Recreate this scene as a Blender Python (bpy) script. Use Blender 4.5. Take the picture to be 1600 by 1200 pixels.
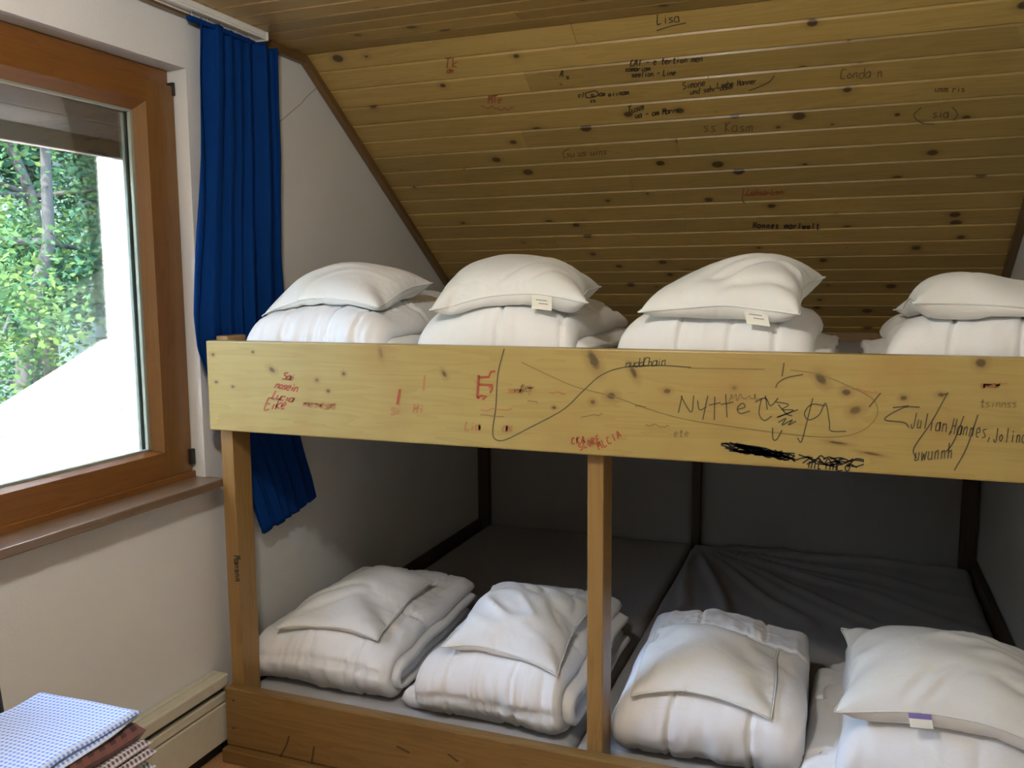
import bpy, bmesh, math, random
import numpy as np
from mathutils import Matrix, Vector

for o in list(bpy.data.objects): bpy.data.objects.remove(o)
scene = bpy.context.scene
col = scene.collection

# ------------------------------------------------------------------ camera, sky, sun, exposure
FPX, YAW, PITCH, ROLL = 1363.553, 0.36665, 0.116515, -0.0072834
CAM = np.array([1.84618, -2.16382, 1.48083])
_fw = np.array([-math.sin(YAW)*math.cos(PITCH), math.cos(YAW)*math.cos(PITCH), -math.sin(PITCH)])
_r = np.cross(_fw, [0, 0, 1]); _r /= np.linalg.norm(_r); _u = np.cross(_r, _fw)
CR = math.cos(ROLL)*_r + math.sin(ROLL)*_u
CU = -math.sin(ROLL)*_r + math.cos(ROLL)*_u
camd = bpy.data.cameras.new('camera'); cam = bpy.data.objects.new('camera', camd); col.objects.link(cam)
camd.sensor_width = 36.0; camd.sensor_fit = 'HORIZONTAL'; camd.lens = 36.0*FPX/1600.0
camd.clip_start = 0.05; camd.clip_end = 200
mw = Matrix.Identity(4)
for i in range(3):
    mw[i][0] = CR[i]; mw[i][1] = CU[i]; mw[i][2] = -_fw[i]; mw[i][3] = CAM[i]
cam.matrix_world = mw
scene.camera = cam

world = bpy.data.worlds.new('World'); scene.world = world; world.use_nodes = True
wn = world.node_tree; wn.nodes.clear()
wo = wn.nodes.new('ShaderNodeOutputWorld'); wb = wn.nodes.new('ShaderNodeBackground')
sky = wn.nodes.new('ShaderNodeTexSky'); sky.sky_type = 'NISHITA'; sky.sun_disc = False
sky.sun_elevation = math.radians(48); sky.sun_rotation = math.radians(170); sky.air_density = 1.0; sky.dust_density = 1.5
wn.links.new(sky.outputs[0], wb.inputs[0]); wb.inputs[1].default_value = 2.2
wn.links.new(wb.outputs[0], wo.inputs[0])

sund = bpy.data.lights.new('sun', 'SUN'); sun = bpy.data.objects.new('sun', sund); col.objects.link(sun)
sund.energy = 13.5; sund.angle = math.radians(0.6); sund.color = (1.0, 0.96, 0.9)
sun.rotation_euler = Vector((-0.15, 1.0, -1.15)).to_track_quat('-Z', 'Y').to_euler()
sun.location = (0, -6, 9)

LAMP_STRENGTH = 55.0
vs = scene.view_settings
vs.view_transform = 'Standard'; vs.look = 'None'; vs.gamma = 1.0; vs.use_curve_mapping = False
vs.exposure = 1.94

# ------------------------------------------------------------------ measures (metres)
W = 2.43            # room width (x), left wall at 0
D = 2.16            # bunk depth (y), bunk front at 0
YF = -3.2           # wall behind the photographer
ZC = 2.284          # flat ceiling
YB = 0.578          # where the ceiling starts to slope
SL = math.radians(34.39)
ZT, ZB = 1.314, 1.045      # fascia top / bottom
ZBASE = 0.235
ZM = 0.18           # lower mattress top
ZU = 1.205          # upper mattress top
rng = random.Random(7)

def at(u, v, ax, val):
    d = CR*((u-800)/FPX) + CU*((600-v)/FPX) + _fw
    t = (val-CAM[ax])/d[ax]
    return CAM + t*d
SLN = np.array([0, math.sin(SL), math.cos(SL)])       # upward normal of sloped ceiling
SLA = np.array([0, YB, ZC])
def at_slope(u, v, off=0.0):
    d = CR*((u-800)/FPX) + CU*((600-v)/FPX) + _fw
    t = ((SLA - SLN*off - CAM) @ SLN)/(d @ SLN)
    return CAM + t*d

# ------------------------------------------------------------------ helpers
def link(o, parent=None):
    col.objects.link(o)
    if parent is not None: o.parent = parent
    return o
def tag(o, label=None, cat=None, group=None, kind=None):
    if label: o['label'] = label
    if cat: o['category'] = cat
    if group: o['group'] = group
    if kind: o['kind'] = kind
    return o
def empty(name, loc=(0, 0, 0), rz=0.0):
    o = bpy.data.objects.new(name, None); o.location = loc; o.rotation_euler = (0, 0, rz)
    o.empty_display_size = 0.05
    return link(o)
def from_data(name, verts, faces, mat=None, parent=None, smooth=False, uvs=None):
    m = bpy.data.meshes.new(name)
    m.from_pydata([tuple(map(float, v)) for v in verts], [], [tuple(map(int, f)) for f in faces])
    if uvs is not None:
        uvl = m.uv_layers.new(name='UVMap')
        lv = np.zeros(len(m.loops), dtype=np.int32); m.loops.foreach_get('vertex_index', lv)
        uvl.data.foreach_set('uv', np.asarray(uvs, dtype=np.float32)[lv].ravel())
    if smooth: m.polygons.foreach_set('use_smooth', [True]*len(m.polygons))
    m.update()
    o = bpy.data.objects.new(name, m)
    if mat: m.materials.append(mat)
    return link(o, parent)
def from_bm(name, bm, mat=None, parent=None, smooth=False, loc=None, rot=None):
    m = bpy.data.meshes.new(name); bm.normal_update(); bm.to_mesh(m); bm.free()
    if smooth: m.polygons.foreach_set('use_smooth', [True]*len(m.polygons))
    if mat: m.materials.append(mat)
    o = bpy.data.objects.new(name, m)
    if loc is not None: o.location = loc
    if rot is not None: o.rotation_euler = rot
    return link(o, parent)
def bm_box(bm, lo, hi, bev=0.0, seg=2):
    r = bmesh.ops.create_cube(bm, size=1.0)
    vs_ = r['verts']
    for v in vs_:
        v.co = Vector(((lo[i]+hi[i])/2 + v.co[i]*(hi[i]-lo[i]) for i in range(3)))
    if bev > 0:
        es = list({e for v in vs_ for e in v.link_edges})
        bmesh.ops.bevel(bm, geom=es, offset=bev, segments=seg, affect='EDGES', profile=0.5)
def box(name, lo, hi, mat, parent=None, bev=0.0, seg=2, origin=True):
    """box with its origin at its own centre, so procedural grain starts there"""
    c = [(lo[i]+hi[i])/2 for i in range(3)]
    bm = bmesh.new(); bm_box(bm, [lo[i]-c[i] for i in range(3)], [hi[i]-c[i] for i in range(3)], bev, seg)
    return from_bm(name, bm, mat, parent, loc=c)
def bm_tube(bm, pts, r, n=10):
    pts = [Vector(p) for p in pts]; rings = []
    for i, p in enumerate(pts):
        d = (pts[min(i+1, len(pts)-1)] - pts[max(i-1, 0)]).normalized()
        a = d.orthogonal().normalized(); b = d.cross(a)
        if rings:
            a0 = rings[-1][1]; a = (a0 - d*a0.dot(d)).normalized(); b = d.cross(a)
        rr = r[i] if isinstance(r, (list, tuple)) else r
        rings.append(([bm.verts.new(p + (a*math.cos(2*math.pi*k/n) + b*math.sin(2*math.pi*k/n))*rr) for k in range(n)], a))
    for i in range(len(rings)-1):
        A, B = rings[i][0], rings[i+1][0]
        for k in range(n): bm.faces.new((A[k], A[(k+1) % n], B[(k+1) % n], B[k]))
    bm.faces.new(rings[0][0][::-1]); bm.faces.new(rings[-1][0])

class Noise:
    """smooth lattice value noise in 2D / 3D, range about -1..1"""
    def __init__(s, seed): s.t = np.random.RandomState(seed).uniform(-1, 1, (32, 32, 32))
    def __call__(s, x, y, z=0.0):
        x, y, z = np.broadcast_arrays(np.asarray(x, float), np.asarray(y, float), np.asarray(z, float))
        xi, yi, zi = np.floor(x).astype(int), np.floor(y).astype(int), np.floor(z).astype(int)
        f = [x-xi, y-yi, z-zi]; f = [a*a*(3-2*a) for a in f]
        r = 0
        for i in (0, 1):
            for j in (0, 1):
                for k in (0, 1):
                    w = (f[0] if i else 1-f[0])*(f[1] if j else 1-f[1])*(f[2] if k else 1-f[2])
                    r = r + w*s.t[(xi+i) % 32, (yi+j) % 32, (zi+k) % 32]
        return r

# ------------------------------------------------------------------ materials
def new_mat(name):
    m = bpy.data.materials.new(name); m.use_nodes = True
    nt = m.node_tree; b = nt.nodes.get('Principled BSDF')
    return m, nt, b
def N(nt, t, **kw):
    n = nt.nodes.new(t)
    for k, v in kw.items(): setattr(n, k, v)
    return n
def L(nt, a, b): nt.links.new(a, b)
def mixc(nt, fac, a, b, mode='MIX'):
    n = N(nt, 'ShaderNodeMix', data_type='RGBA', blend_type=mode)
    for sock, v in ((n.inputs[0], fac), (n.inputs[6], a), (n.inputs[7], b)):
        if isinstance(v, bpy.types.NodeSocket): L(nt, v, sock)
        else: sock.default_value = v if isinstance(v, float) else (*v, 1.0)
    return n.outputs[2]
def math_(nt, op, a, b=None, c=None):
    n = N(nt, 'ShaderNodeMath', operation=op)
    for i, v in enumerate((a, b, c)):
        if v is None: continue
        if isinstance(v, bpy.types.NodeSocket): L(nt, v, n.inputs[i])
        else: n.inputs[i].default_value = v
    return n.outputs[0]
def ramp(nt, fac, stops):
    n = N(nt, 'ShaderNodeValToRGB'); L(nt, fac, n.inputs[0])
    cr = n.color_ramp
    while len(cr.elements) < len(stops): cr.elements.new(0.5)
    for e, (p, c) in zip(cr.elements, stops):
        e.position = p; e.color = (*c, 1.0) if len(c) == 3 else c
    return n.outputs[0]
def bump(nt, b, h, strength=0.3, dist=0.002):
    n = N(nt, 'ShaderNodeBump'); n.inputs['Strength'].default_value = strength; n.inputs['Distance'].default_value = dist
    L(nt, h, n.inputs['Height']); L(nt, n.outputs[0], b.inputs['Normal'])

def wood(name, light, dark, rough=0.45, knots=1.0, axis=0, knot_scale=3.0, coat=0.0, stain=None, knotcol=(0.05, 0.022, 0.008), extra=None, vary=0.16, knot2d=False):
    m, nt, b = new_mat(name)
    tc = N(nt, 'ShaderNodeTexCoord'); oi = N(nt, 'ShaderNodeObjectInfo')
    off = N(nt, 'ShaderNodeVectorMath', operation='SCALE'); off.inputs[0].default_value = (17.3, 9.1, 5.7); L(nt, oi.outputs['Random'], off.inputs['Scale'])
    add = N(nt, 'ShaderNodeVectorMath', operation='ADD'); L(nt, tc.outputs['Object'], add.inputs[0]); L(nt, off.outputs[0], add.inputs[1])
    sc = [9.0, 9.0, 9.0]; sc[axis] = 0.7
    mp = N(nt, 'ShaderNodeMapping'); mp.inputs['Scale'].default_value = sc; L(nt, add.outputs[0], mp.inputs[0])
    n1 = N(nt, 'ShaderNodeTexNoise'); n1.inputs['Scale'].default_value = 2.2; n1.inputs['Detail'].default_value = 3; n1.inputs['Distortion'].default_value = 0.6
    L(nt, mp.outputs[0], n1.inputs[0])
    sc2 = [90.0, 90.0, 90.0]; sc2[axis] = 2.0
    mp2 = N(nt, 'ShaderNodeMapping'); mp2.inputs['Scale'].default_value = sc2; L(nt, add.outputs[0], mp2.inputs[0])
    n2 = N(nt, 'ShaderNodeTexNoise'); n2.inputs['Scale'].default_value = 1.0; n2.inputs['Detail'].default_value = 4; L(nt, mp2.outputs[0], n2.inputs[0])
    rings = math_(nt, 'FRACT', math_(nt, 'MULTIPLY', n1.outputs[0], 7.0))
    rings = math_(nt, 'POWER', rings, 2.0)
    g = math_(nt, 'ADD', math_(nt, 'MULTIPLY', rings, 0.45), math_(nt, 'MULTIPLY', n2.outputs[0], 0.5))
    base = mixc(nt, g, light, dark)
    # plank-to-plank tone
    tone = math_(nt, 'ADD', math_(nt, 'MULTIPLY', oi.outputs['Random'], vary*2), 1.0-vary)
    hsv = N(nt, 'ShaderNodeHueSaturation'); L(nt, base, hsv.inputs['Color']); L(nt, tone, hsv.inputs['Value'])
    c = hsv.outputs[0]
    if knots > 0:
        sk = [knot_scale*(1.25 if knot2d else 2.6)]*3; sk[axis] = knot_scale
        mp3 = N(nt, 'ShaderNodeMapping'); mp3.inputs['Scale'].default_value = sk; L(nt, add.outputs[0], mp3.inputs[0])
        vo = N(nt, 'ShaderNodeTexVoronoi'); vo.voronoi_dimensions = '2D' if knot2d else '3D'; vo.inputs['Scale'].default_value = 1.0; L(nt, mp3.outputs[0], vo.inputs[0])
        sep = N(nt, 'ShaderNodeSeparateColor'); L(nt, vo.outputs['Color'], sep.inputs[0])
        rad = math_(nt, 'MULTIPLY', math_(nt, 'SUBTRACT', sep.outputs[0], 0.30 if knot2d else 0.0), (0.20 if knot2d else 0.22)*knots)
        k = N(nt, 'ShaderNodeMapRange', interpolation_type='SMOOTHSTEP'); k.inputs[1].default_value = 0.0; k.inputs[2].default_value = 0.05
        k.inputs[3].default_value = 0.0; k.inputs[4].default_value = 1.0
        L(nt, math_(nt, 'SUBTRACT', rad, vo.outputs['Distance']), k.inputs[0])
        halo = N(nt, 'ShaderNodeMapRange'); halo.inputs[1].default_value = -0.12; halo.inputs[2].default_value = 0.05; halo.inputs[3].default_value = 0; halo.inputs[4].default_value = 0.45
        L(nt, math_(nt, 'SUBTRACT', rad, vo.outputs['Distance']), halo.inputs[0])
        hm = math_(nt, 'MULTIPLY', halo.outputs[0], math_(nt, 'GREATER_THAN', rad, (0.05 if knot2d else 0.08)*knots))
        c = mixc(nt, hm, c, tuple(x*0.62 for x in dark))
        c = mixc(nt, math_(nt, 'MULTIPLY', k.outputs[0], 0.85), c, knotcol)
    if extra: c = extra(nt, tc, c)
    L(nt, c, b.inputs['Base Color'])
    b.inputs['Roughness'].default_value = rough
    b.inputs['Coat Weight'].default_value = coat; b.inputs['Coat Roughness'].default_value = 0.25
    bump(nt, b, n2.outputs[0], 0.12, 0.001)
    return m

def plaster(name, c, rough=0.9, sc=160.0, st=0.25):
    m, nt, b = new_mat(name)
    tc = N(nt, 'ShaderNodeTexCoord')
    n = N(nt, 'ShaderNodeTexNoise'); n.inputs['Scale'].default_value = sc; n.inputs['Detail'].default_value = 3; L(nt, tc.outputs['Object'], n.inputs[0])
    n2 = N(nt, 'ShaderNodeTexNoise'); n2.inputs['Scale'].default_value = 2.3; n2.inputs['Detail'].default_value = 4; L(nt, tc.outputs['Object'], n2.inputs[0])
    cc = mixc(nt, ramp(nt, n2.outputs[0], [(0.35, (0, 0, 0)), (0.7, (1, 1, 1))]), c, tuple(x*0.93 for x in c))
    L(nt, cc, b.inputs['Base Color']); b.inputs['Roughness'].default_value = rough
    bump(nt, b, n.outputs[0], st, 0.003)
    return m
def cloth(name, c, rough=0.85, weave=700.0, wr=30.0, st=0.2, stain=0.0, sheen=0.1, dist=0.008):
    m, nt, b = new_mat(name)
    tc = N(nt, 'ShaderNodeTexCoord'); oi = N(nt, 'ShaderNodeObjectInfo')
    off = N(nt, 'ShaderNodeVectorMath', operation='SCALE'); off.inputs[0].default_value = (7.3, 4.1, 2.7); L(nt, oi.outputs['Random'], off.inputs['Scale'])
    add = N(nt, 'ShaderNodeVectorMath', operation='ADD'); L(nt, tc.outputs['Object'], add.inputs[0]); L(nt, off.outputs[0], add.inputs[1])
    n = N(nt, 'ShaderNodeTexNoise'); n.inputs['Scale'].default_value = wr; n.inputs['Detail'].default_value = 5; n.inputs['Distortion'].default_value = 0.8; L(nt, add.outputs[0], n.inputs[0])
    w = N(nt, 'ShaderNodeTexNoise'); w.inputs['Scale'].default_value = weave; L(nt, add.outputs[0], w.inputs[0])
    h = math_(nt, 'ADD', n.outputs[0], math_(nt, 'MULTIPLY', w.outputs[0], 0.08))
    cc = c
    if stain > 0:
        s = N(nt, 'ShaderNodeTexNoise'); s.inputs['Scale'].default_value = 5.0; s.inputs['Detail'].default_value = 3; L(nt, add.outputs[0], s.inputs[0])
        f = N(nt, 'ShaderNodeMapRange'); f.inputs[1].default_value = 0.55; f.inputs[2].default_value = 0.75; f.inputs[3].default_value = 0; f.inputs[4].default_value = stain
        L(nt, s.outputs[0], f.inputs[0]); cc = mixc(nt, f.outputs[0], c, (c[0]*0.95, c[1]*0.9, c[2]*0.72))
        L(nt, cc, b.inputs['Base Color'])
    else: b.inputs['Base Color'].default_value = (*c, 1)
    b.inputs['Roughness'].default_value = rough; b.inputs['Sheen Weight'].default_value = sheen
    b.inputs['Specular IOR Level'].default_value = 0.25
    bump(nt, b, h, st, dist)
    return m
def plain(name, c, rough=0.5, metal=0.0):
    m, nt, b = new_mat(name)
    tc = N(nt, 'ShaderNodeTexCoord'); n = N(nt, 'ShaderNodeTexNoise'); n.inputs['Scale'].default_value = 40; n.inputs['Detail'].default_value = 4
    L(nt, tc.outputs['Object'], n.inputs[0])
    L(nt, mixc(nt, n.outputs[0], tuple(min(1, x*1.06) for x in c), tuple(x*0.9 for x in c)), b.inputs['Base Color'])
    b.inputs['Roughness'].default_value = rough; b.inputs['Metallic'].default_value = metal
    return m

M = {}
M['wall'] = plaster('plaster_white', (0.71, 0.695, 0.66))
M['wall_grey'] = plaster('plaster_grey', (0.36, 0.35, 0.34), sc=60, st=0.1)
M['pine_ceiling'] = wood('pine_ceiling_boards', (0.47, 0.315, 0.095), (0.355, 0.215, 0.056), rough=0.42, knots=1.0, knot_scale=5.5, coat=0.15, knot2d=True)
M['pine_post'] = wood('pine_post', (0.33, 0.19, 0.058), (0.22, 0.115, 0.03), rough=0.42, knots=1.7, axis=2, knot_scale=3.0, coat=0.15)
M['pine_base'] = wood('pine_base_board', (0.25, 0.145, 0.042), (0.165, 0.085, 0.022), rough=0.4, knots=1.0, knot_scale=2.4, coat=0.2)
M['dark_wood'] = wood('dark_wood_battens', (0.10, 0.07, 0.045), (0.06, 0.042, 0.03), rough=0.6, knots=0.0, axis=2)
M['trim'] = wood('pine_trim', (0.17, 0.095, 0.032), (0.12, 0.062, 0.02), rough=0.4, knots=0.0, axis=1, coat=0.2)
M['window_wood'] = wood('window_wood', (0.20, 0.080, 0.018), (0.14, 0.05, 0.011), rough=0.32, knots=0.0, axis=1, coat=0.3, vary=0.05)
M['window_wood_v'] = wood('window_wood_stile', (0.205, 0.095, 0.02), (0.145, 0.06, 0.012), rough=0.32, knots=0.0, axis=2, coat=0.3, vary=0.05)
M['sill'] = wood('sill_wood', (0.20, 0.13, 0.08), (0.145, 0.09, 0.05), rough=0.3, knots=0.0, axis=1, coat=0.3, vary=0.03)
M['floor'] = wood('floor_wood', (0.42, 0.23, 0.11), (0.30, 0.15, 0.065), rough=0.4, knots=0.5, axis=1)
M['duvet'] = cloth('white_duvet_cotton', (0.84, 0.84, 0.84), wr=13, st=0.3, stain=0.15)
M['pillow'] = cloth('white_pillow_cotton', (0.81, 0.815, 0.795), wr=9, st=0.5, stain=0.35)
M['sheet'] = cloth('grey_white_sheet', (0.40, 0.39, 0.385), wr=9, st=0.15)
M['label'] = plain('care_label_white', (0.82, 0.80, 0.70), 0.7)
M['purple'] = plain('care_label_purple', (0.22, 0.16, 0.42), 0.7)
M['print'] = plain('care_label_print', (0.25, 0.25, 0.27), 0.7)
M['cream'] = plain('cream_enamel', (0.60, 0.56, 0.44), 0.35)
M['black'] = plain('black_gap', (0.012, 0.012, 0.012), 0.7)
M['dark_metal'] = plain('dark_steel', (0.05, 0.045, 0.04), 0.4, 0.6)
M['white_plastic'] = plain('white_plastic', (0.78, 0.76, 0.70), 0.4)
M['grey_gasket'] = plain('grey_gasket', (0.30, 0.33, 0.27), 0.4, 0.3)
M['shutter'] = plain('shutter_grey', (0.42, 0.40, 0.41), 0.5)
M['shutter_bar'] = plain('shutter_bar', (0.11, 0.10, 0.085), 0.5)
M['pencil'] = plain('pencil_line', (0.085, 0.07, 0.035), 0.7)
M['pencil_soft'] = plain('faded_pencil', (0.23, 0.165, 0.055), 0.7)
M['marker'] = plain('black_marker', (0.012, 0.013, 0.014), 0.6)
M['red'] = plain('red_marker', (0.36, 0.075, 0.03), 0.6)
M['red_soft'] = plain('faded_red_marker', (0.40, 0.185, 0.065), 0.6)
M['ceil_ink'] = plain('ceiling_ink', (0.06, 0.038, 0.02), 0.6)
M['ceil_ink_soft'] = plain('ceiling_faded_ink', (0.15, 0.088, 0.036), 0.6)
M['ceil_red'] = plain('ceiling_red_ink', (0.36, 0.10, 0.04), 0.6)
M['render_white'] = plaster('outside_white_render', (0.86, 0.85, 0.83), sc=90)
M['roof_tile'] = plain('pale_roof_tile', (0.30, 0.22, 0.19), 0.7)

def blue_curtain():
    m, nt, b = new_mat('blue_curtain_fabric')
    tc = N(nt, 'ShaderNodeTexCoord'); n = N(nt, 'ShaderNodeTexNoise'); n.inputs['Scale'].default_value = 300; L(nt, tc.outputs['Object'], n.inputs[0])
    L(nt, mixc(nt, n.outputs[0], (0.0035, 0.050, 0.235), (0.003, 0.040, 0.19)), b.inputs['Base Color'])
    b.inputs['Roughness'].default_value = 0.85; b.inputs['Specular IOR Level'].default_value = 0.1
    tr = N(nt, 'ShaderNodeBsdfTranslucent'); tr.inputs[0].default_value = (0.004, 0.08, 0.36, 1)
    mx = N(nt, 'ShaderNodeMixShader'); mx.inputs[0].default_value = 0.25
    L(nt, b.outputs[0], mx.inputs[1]); L(nt, tr.outputs[0], mx.inputs[2])
    L(nt, mx.outputs[0], nt.nodes['Material Output'].inputs[0])
    return m
M['curtain'] = blue_curtain()
def pane():
    m, nt, b = new_mat('window_glass')
    t = N(nt, 'ShaderNodeBsdfTransparent'); t.inputs[0].default_value = (0.95, 0.97, 0.96, 1)
    g = N(nt, 'ShaderNodeBsdfGlossy'); g.inputs['Roughness'].default_value = 0.02
    f = N(nt, 'ShaderNodeFresnel'); f.inputs[0].default_value = 1.45
    mx = N(nt, 'ShaderNodeMixShader'); L(nt, math_(nt, 'MULTIPLY', f.outputs[0], 0.8), mx.inputs[0])
    L(nt, t.outputs[0], mx.inputs[1]); L(nt, g.outputs[0], mx.inputs[2]); L(nt, mx.outputs[0], nt.nodes['Material Output'].inputs[0])
    return m
M['glass'] = pane()
def check(name, a, bcol, c2, n=30.0):
    """woven gingham: two sets of stripes crossing, from the towel's own UVs (metres)"""
    m, nt, b = new_mat(name)
    uv = N(nt, 'ShaderNodeUVMap'); sp = N(nt, 'ShaderNodeSeparateXYZ'); L(nt, uv.outputs[0], sp.inputs[0])
    def stripe(s): return math_(nt, 'GREATER_THAN', math_(nt, 'FRACT', math_(nt, 'MULTIPLY', s, n)), 0.5)
    sx, sy = stripe(sp.outputs[0]), stripe(sp.outputs[1])
    s = math_(nt, 'ADD', sx, sy)
    c = mixc(nt, math_(nt, 'MULTIPLY', s, 0.5), a, bcol)
    c = mixc(nt, math_(nt, 'GREATER_THAN', s, 1.5), c, c2)
    L(nt, c, b.inputs['Base Color']); b.inputs['Roughness'].default_value = 0.9; b.inputs['Sheen Weight'].default_value = 0.2
    w = N(nt, 'ShaderNodeTexNoise'); w.inputs['Scale'].default_value = 250; tc = N(nt, 'ShaderNodeTexCoord'); L(nt, tc.outputs['Object'], w.inputs[0])
    bump(nt, b, w.outputs[0], 0.3, 0.002)
    return m
M['check_blue'] = check('blue_white_check', (0.60, 0.69, 0.84), (0.36, 0.49, 0.80), (0.15, 0.23, 0.64), 105)
M['check_brown'] = check('brown_white_check', (0.55, 0.50, 0.52), (0.24, 0.19, 0.22), (0.07, 0.05, 0.06), 110)
M['check_red'] = check('dark_red_check', (0.16, 0.06, 0.05), (0.12, 0.045, 0.04), (0.05, 0.02, 0.02), 40)
M['check_navy'] = check('navy_white_check', (0.45, 0.48, 0.62), (0.12, 0.14, 0.38), (0.03, 0.04, 0.20), 110)
M['check_grey'] = check('grey_white_check', (0.60, 0.62, 0.62), (0.25, 0.26, 0.30), (0.10, 0.11, 0.13), 110)

# ------------------------------------------------------------------ the setting
box('floor', (-0.02, YF-0.1, -0.06), (W+0.1, D+0.1, 0.0), M['floor'])['kind'] = 'structure'

OY0, OY1, OZ0, OZ1 = -1.42, -0.02, 0.862, 2.112       # window opening
TH = 0.30
bm = bmesh.new()
for lo, hi in (((-TH, YF-0.1, -0.06), (0, OY0, 2.5)), ((-TH, OY1, -0.06), (0, D+0.1, 2.5)),
               ((-TH, OY0, -0.06), (0, OY1, OZ0)), ((-TH, OY0, OZ1), (0, OY1, 2.5))):
    bm_box(bm, lo, hi)
from_bm('wall_left', bm, M['wall'])['kind'] = 'structure'
box('wall_right', (W, YF-0.1, -0.06), (W+0.12, D+0.1, 2.5), M['wall'])['kind'] = 'structure'
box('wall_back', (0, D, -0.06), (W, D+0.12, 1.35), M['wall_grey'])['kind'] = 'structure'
box('wall_front', (0, YF-0.12, -0.06), (W, YF, 2.5), M['wall'])['kind'] = 'structure'

# ceiling: backing slab with every board a piece of its own
SLEN = (D-YB)/math.cos(SL) + 0.03
bm = bmesh.new()
e = (YB+SLEN*math.cos(SL)+0.1, ZC-(SLEN+0.12)*math.sin(SL)+0.03)
A = [(YF-0.1, ZC+0.022), (YB+0.006, ZC+0.022), e, (e[0], e[1]+0.12), (YB+0.03, ZC+0.14), (YF-0.1, ZC+0.14)]
va = [bm.verts.new((0.0, y, z)) for y, z in A]; vb = [bm.verts.new((W, y, z)) for y, z in A]
bm.faces.new(va); bm.faces.new(vb[::-1])
for i in range(6): bm.faces.new((va[i], vb[i], vb[(i+1) % 6], va[(i+1) % 6]))
bmesh.ops.recalc_face_normals(bm, faces=bm.faces[:])
ceiling = from_bm('ceiling', bm, M['pine_ceiling']); tag(ceiling, kind='structure')

def plank_mesh(length, width, th=0.02, lip=0.008):
    """tongue-and-groove board: flat face, both long edges chamfered down to a recessed tongue; face at local z=0 looking down"""
    prof = [(-width/2, 0.006), (-width/2+0.004, 0.006), (-width/2+0.009, 0.0), (width/2-0.003, 0.0), (width/2, 0.003), (width/2, th), (-width/2, th)]
    vs_, fs = [], []
    for sx in (-length/2, length/2):
        for y, z in prof: vs_.append((sx, y, z))
    n = len(prof)
    for i in range(n): fs.append((i, (i+1) % n, n+(i+1) % n, n+i))
    fs.append(tuple(range(n))[::-1]); fs.append(tuple(range(n, 2*n)))
    m = bpy.data.meshes.new('plank'); m.from_pydata(vs_, [], fs)
    bm = bmesh.new(); bm.from_mesh(m); bmesh.ops.recalc_face_normals(bm, faces=bm.faces[:]); bm.to_mesh(m); bm.free()
    m.materials.append(M['pine_ceiling']); return m
PW = 0.0905
def plank_row(center_fn, rot, k):
    cuts = [0.0, W]
    if k % 3 != 1: cuts.insert(1, rng.uniform(0.25, 0.75)*W)
    for a, b_ in zip(cuts[:-1], cuts[1:]):
        m = plank_mesh(b_-a-0.0012, PW)
        o = bpy.data.objects.new('plank', m); c = center_fn(((a+b_)/2))
        o.location = c; o.rotation_euler = rot; link(o, ceiling)
nrow = int(math.ceil(SLEN/PW))
for k in range(nrow):
    s = (k+0.5)*PW - 0.012
    plank_row(lambda x: (x, YB+s*math.cos(SL), ZC-s*math.sin(SL)), (-SL, 0, 0), k)
nflat = int((YB-YF)/PW)
for k in range(nflat):
    plank_row(lambda x: (x, YB-0.012-(k+0.5)*PW, ZC), (0, 0, 0), k+1)

def beam(name, p, q, w, h, mat, parent=None, up=(1, 0, 0), kind=None):
    """square bar from p to q; w along `up`, h across"""
    p, q = Vector(p), Vector(q); d = q-p; ln = d.length; d.normalize()
    u_ = Vector(up); u_ = (u_ - d*u_.dot(d)).normalized(); v_ = d.cross(u_)
    bm = bmesh.new(); bm_box(bm, (-w/2, -ln/2, -h/2), (w/2, ln/2, h/2), min(w, h)*0.12, 1)
    o = from_bm(name, bm, mat, parent)
    o.matrix_local = Matrix(((u_.x, d.x, v_.x, (p.x+q.x)/2), (u_.y, d.y, v_.y, (p.y+q.y)/2), (u_.z, d.z, v_.z, (p.z+q.z)/2), (0, 0, 0, 1)))
    if kind: o['kind'] = kind
    return o
def slope_pt(x, s, off): return (x, YB+s*math.cos(SL)-off*math.sin(SL), ZC-s*math.sin(SL)-off*math.cos(SL))
beam('trim_1', slope_pt(0.014, -0.02, 0.015), slope_pt(0.014, SLEN-0.06, 0.015), 0.028, 0.03, M['trim'], kind='structure')
beam('trim_2', slope_pt(W-0.014, -0.02, 0.015), slope_pt(W-0.014, SLEN-0.06, 0.015), 0.028, 0.03, M['trim'], kind='structure')
beam('trim_3', (0.014, YF, ZC-0.015), (0.014, YB-0.01, ZC-0.015), 0.028, 0.03, M['trim'], kind='structure')
beam('trim_4', (W-0.014, YF, ZC-0.015), (W-0.014, YB-0.01, ZC-0.015), 0.028, 0.03, M['trim'], kind='structure')

# ------------------------------------------------------------------ window
win = empty('window_1', (0, (OY0+OY1)/2, OZ0)); win['kind'] = 'structure'
def wpart(name, lo, hi, mat, bev=0.004, parent=win):
    o = box(name, lo, hi, mat, None, bev); o.parent = parent
    o.matrix_parent_inverse = Matrix.Identity(4)
    o.location = Vector(o.location) - Vector(parent.location)
    return o
FX0, FX1 = -0.13, -0.068     # fixed frame depth
wpart('frame_head', (FX0, OY0, 2.035), (FX1, OY1, OZ1), M['window_wood'])
wpart('frame_bottom', (FX0, OY0, OZ0), (-0.035, OY1, 0.905), M['window_wood'])
wpart('frame_jamb', (FX0, OY1-0.055, 0.905), (FX1, OY1, 2.035), M['window_wood_v'])
wpart('frame_jamb', (FX0, OY0, 0.905), (FX1, OY0+0.055, 2.035), M['window_wood_v'])
SX0, SX1 = -0.105, -0.045
gy0, gy1, gz0, gz1 = OY0+0.15, -0.172, 0.992, 1.972    # clear glass
sy0, sy1, sz0, sz1 = OY0+0.006, -0.026, 0.905, 2.062     # sash outside
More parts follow.
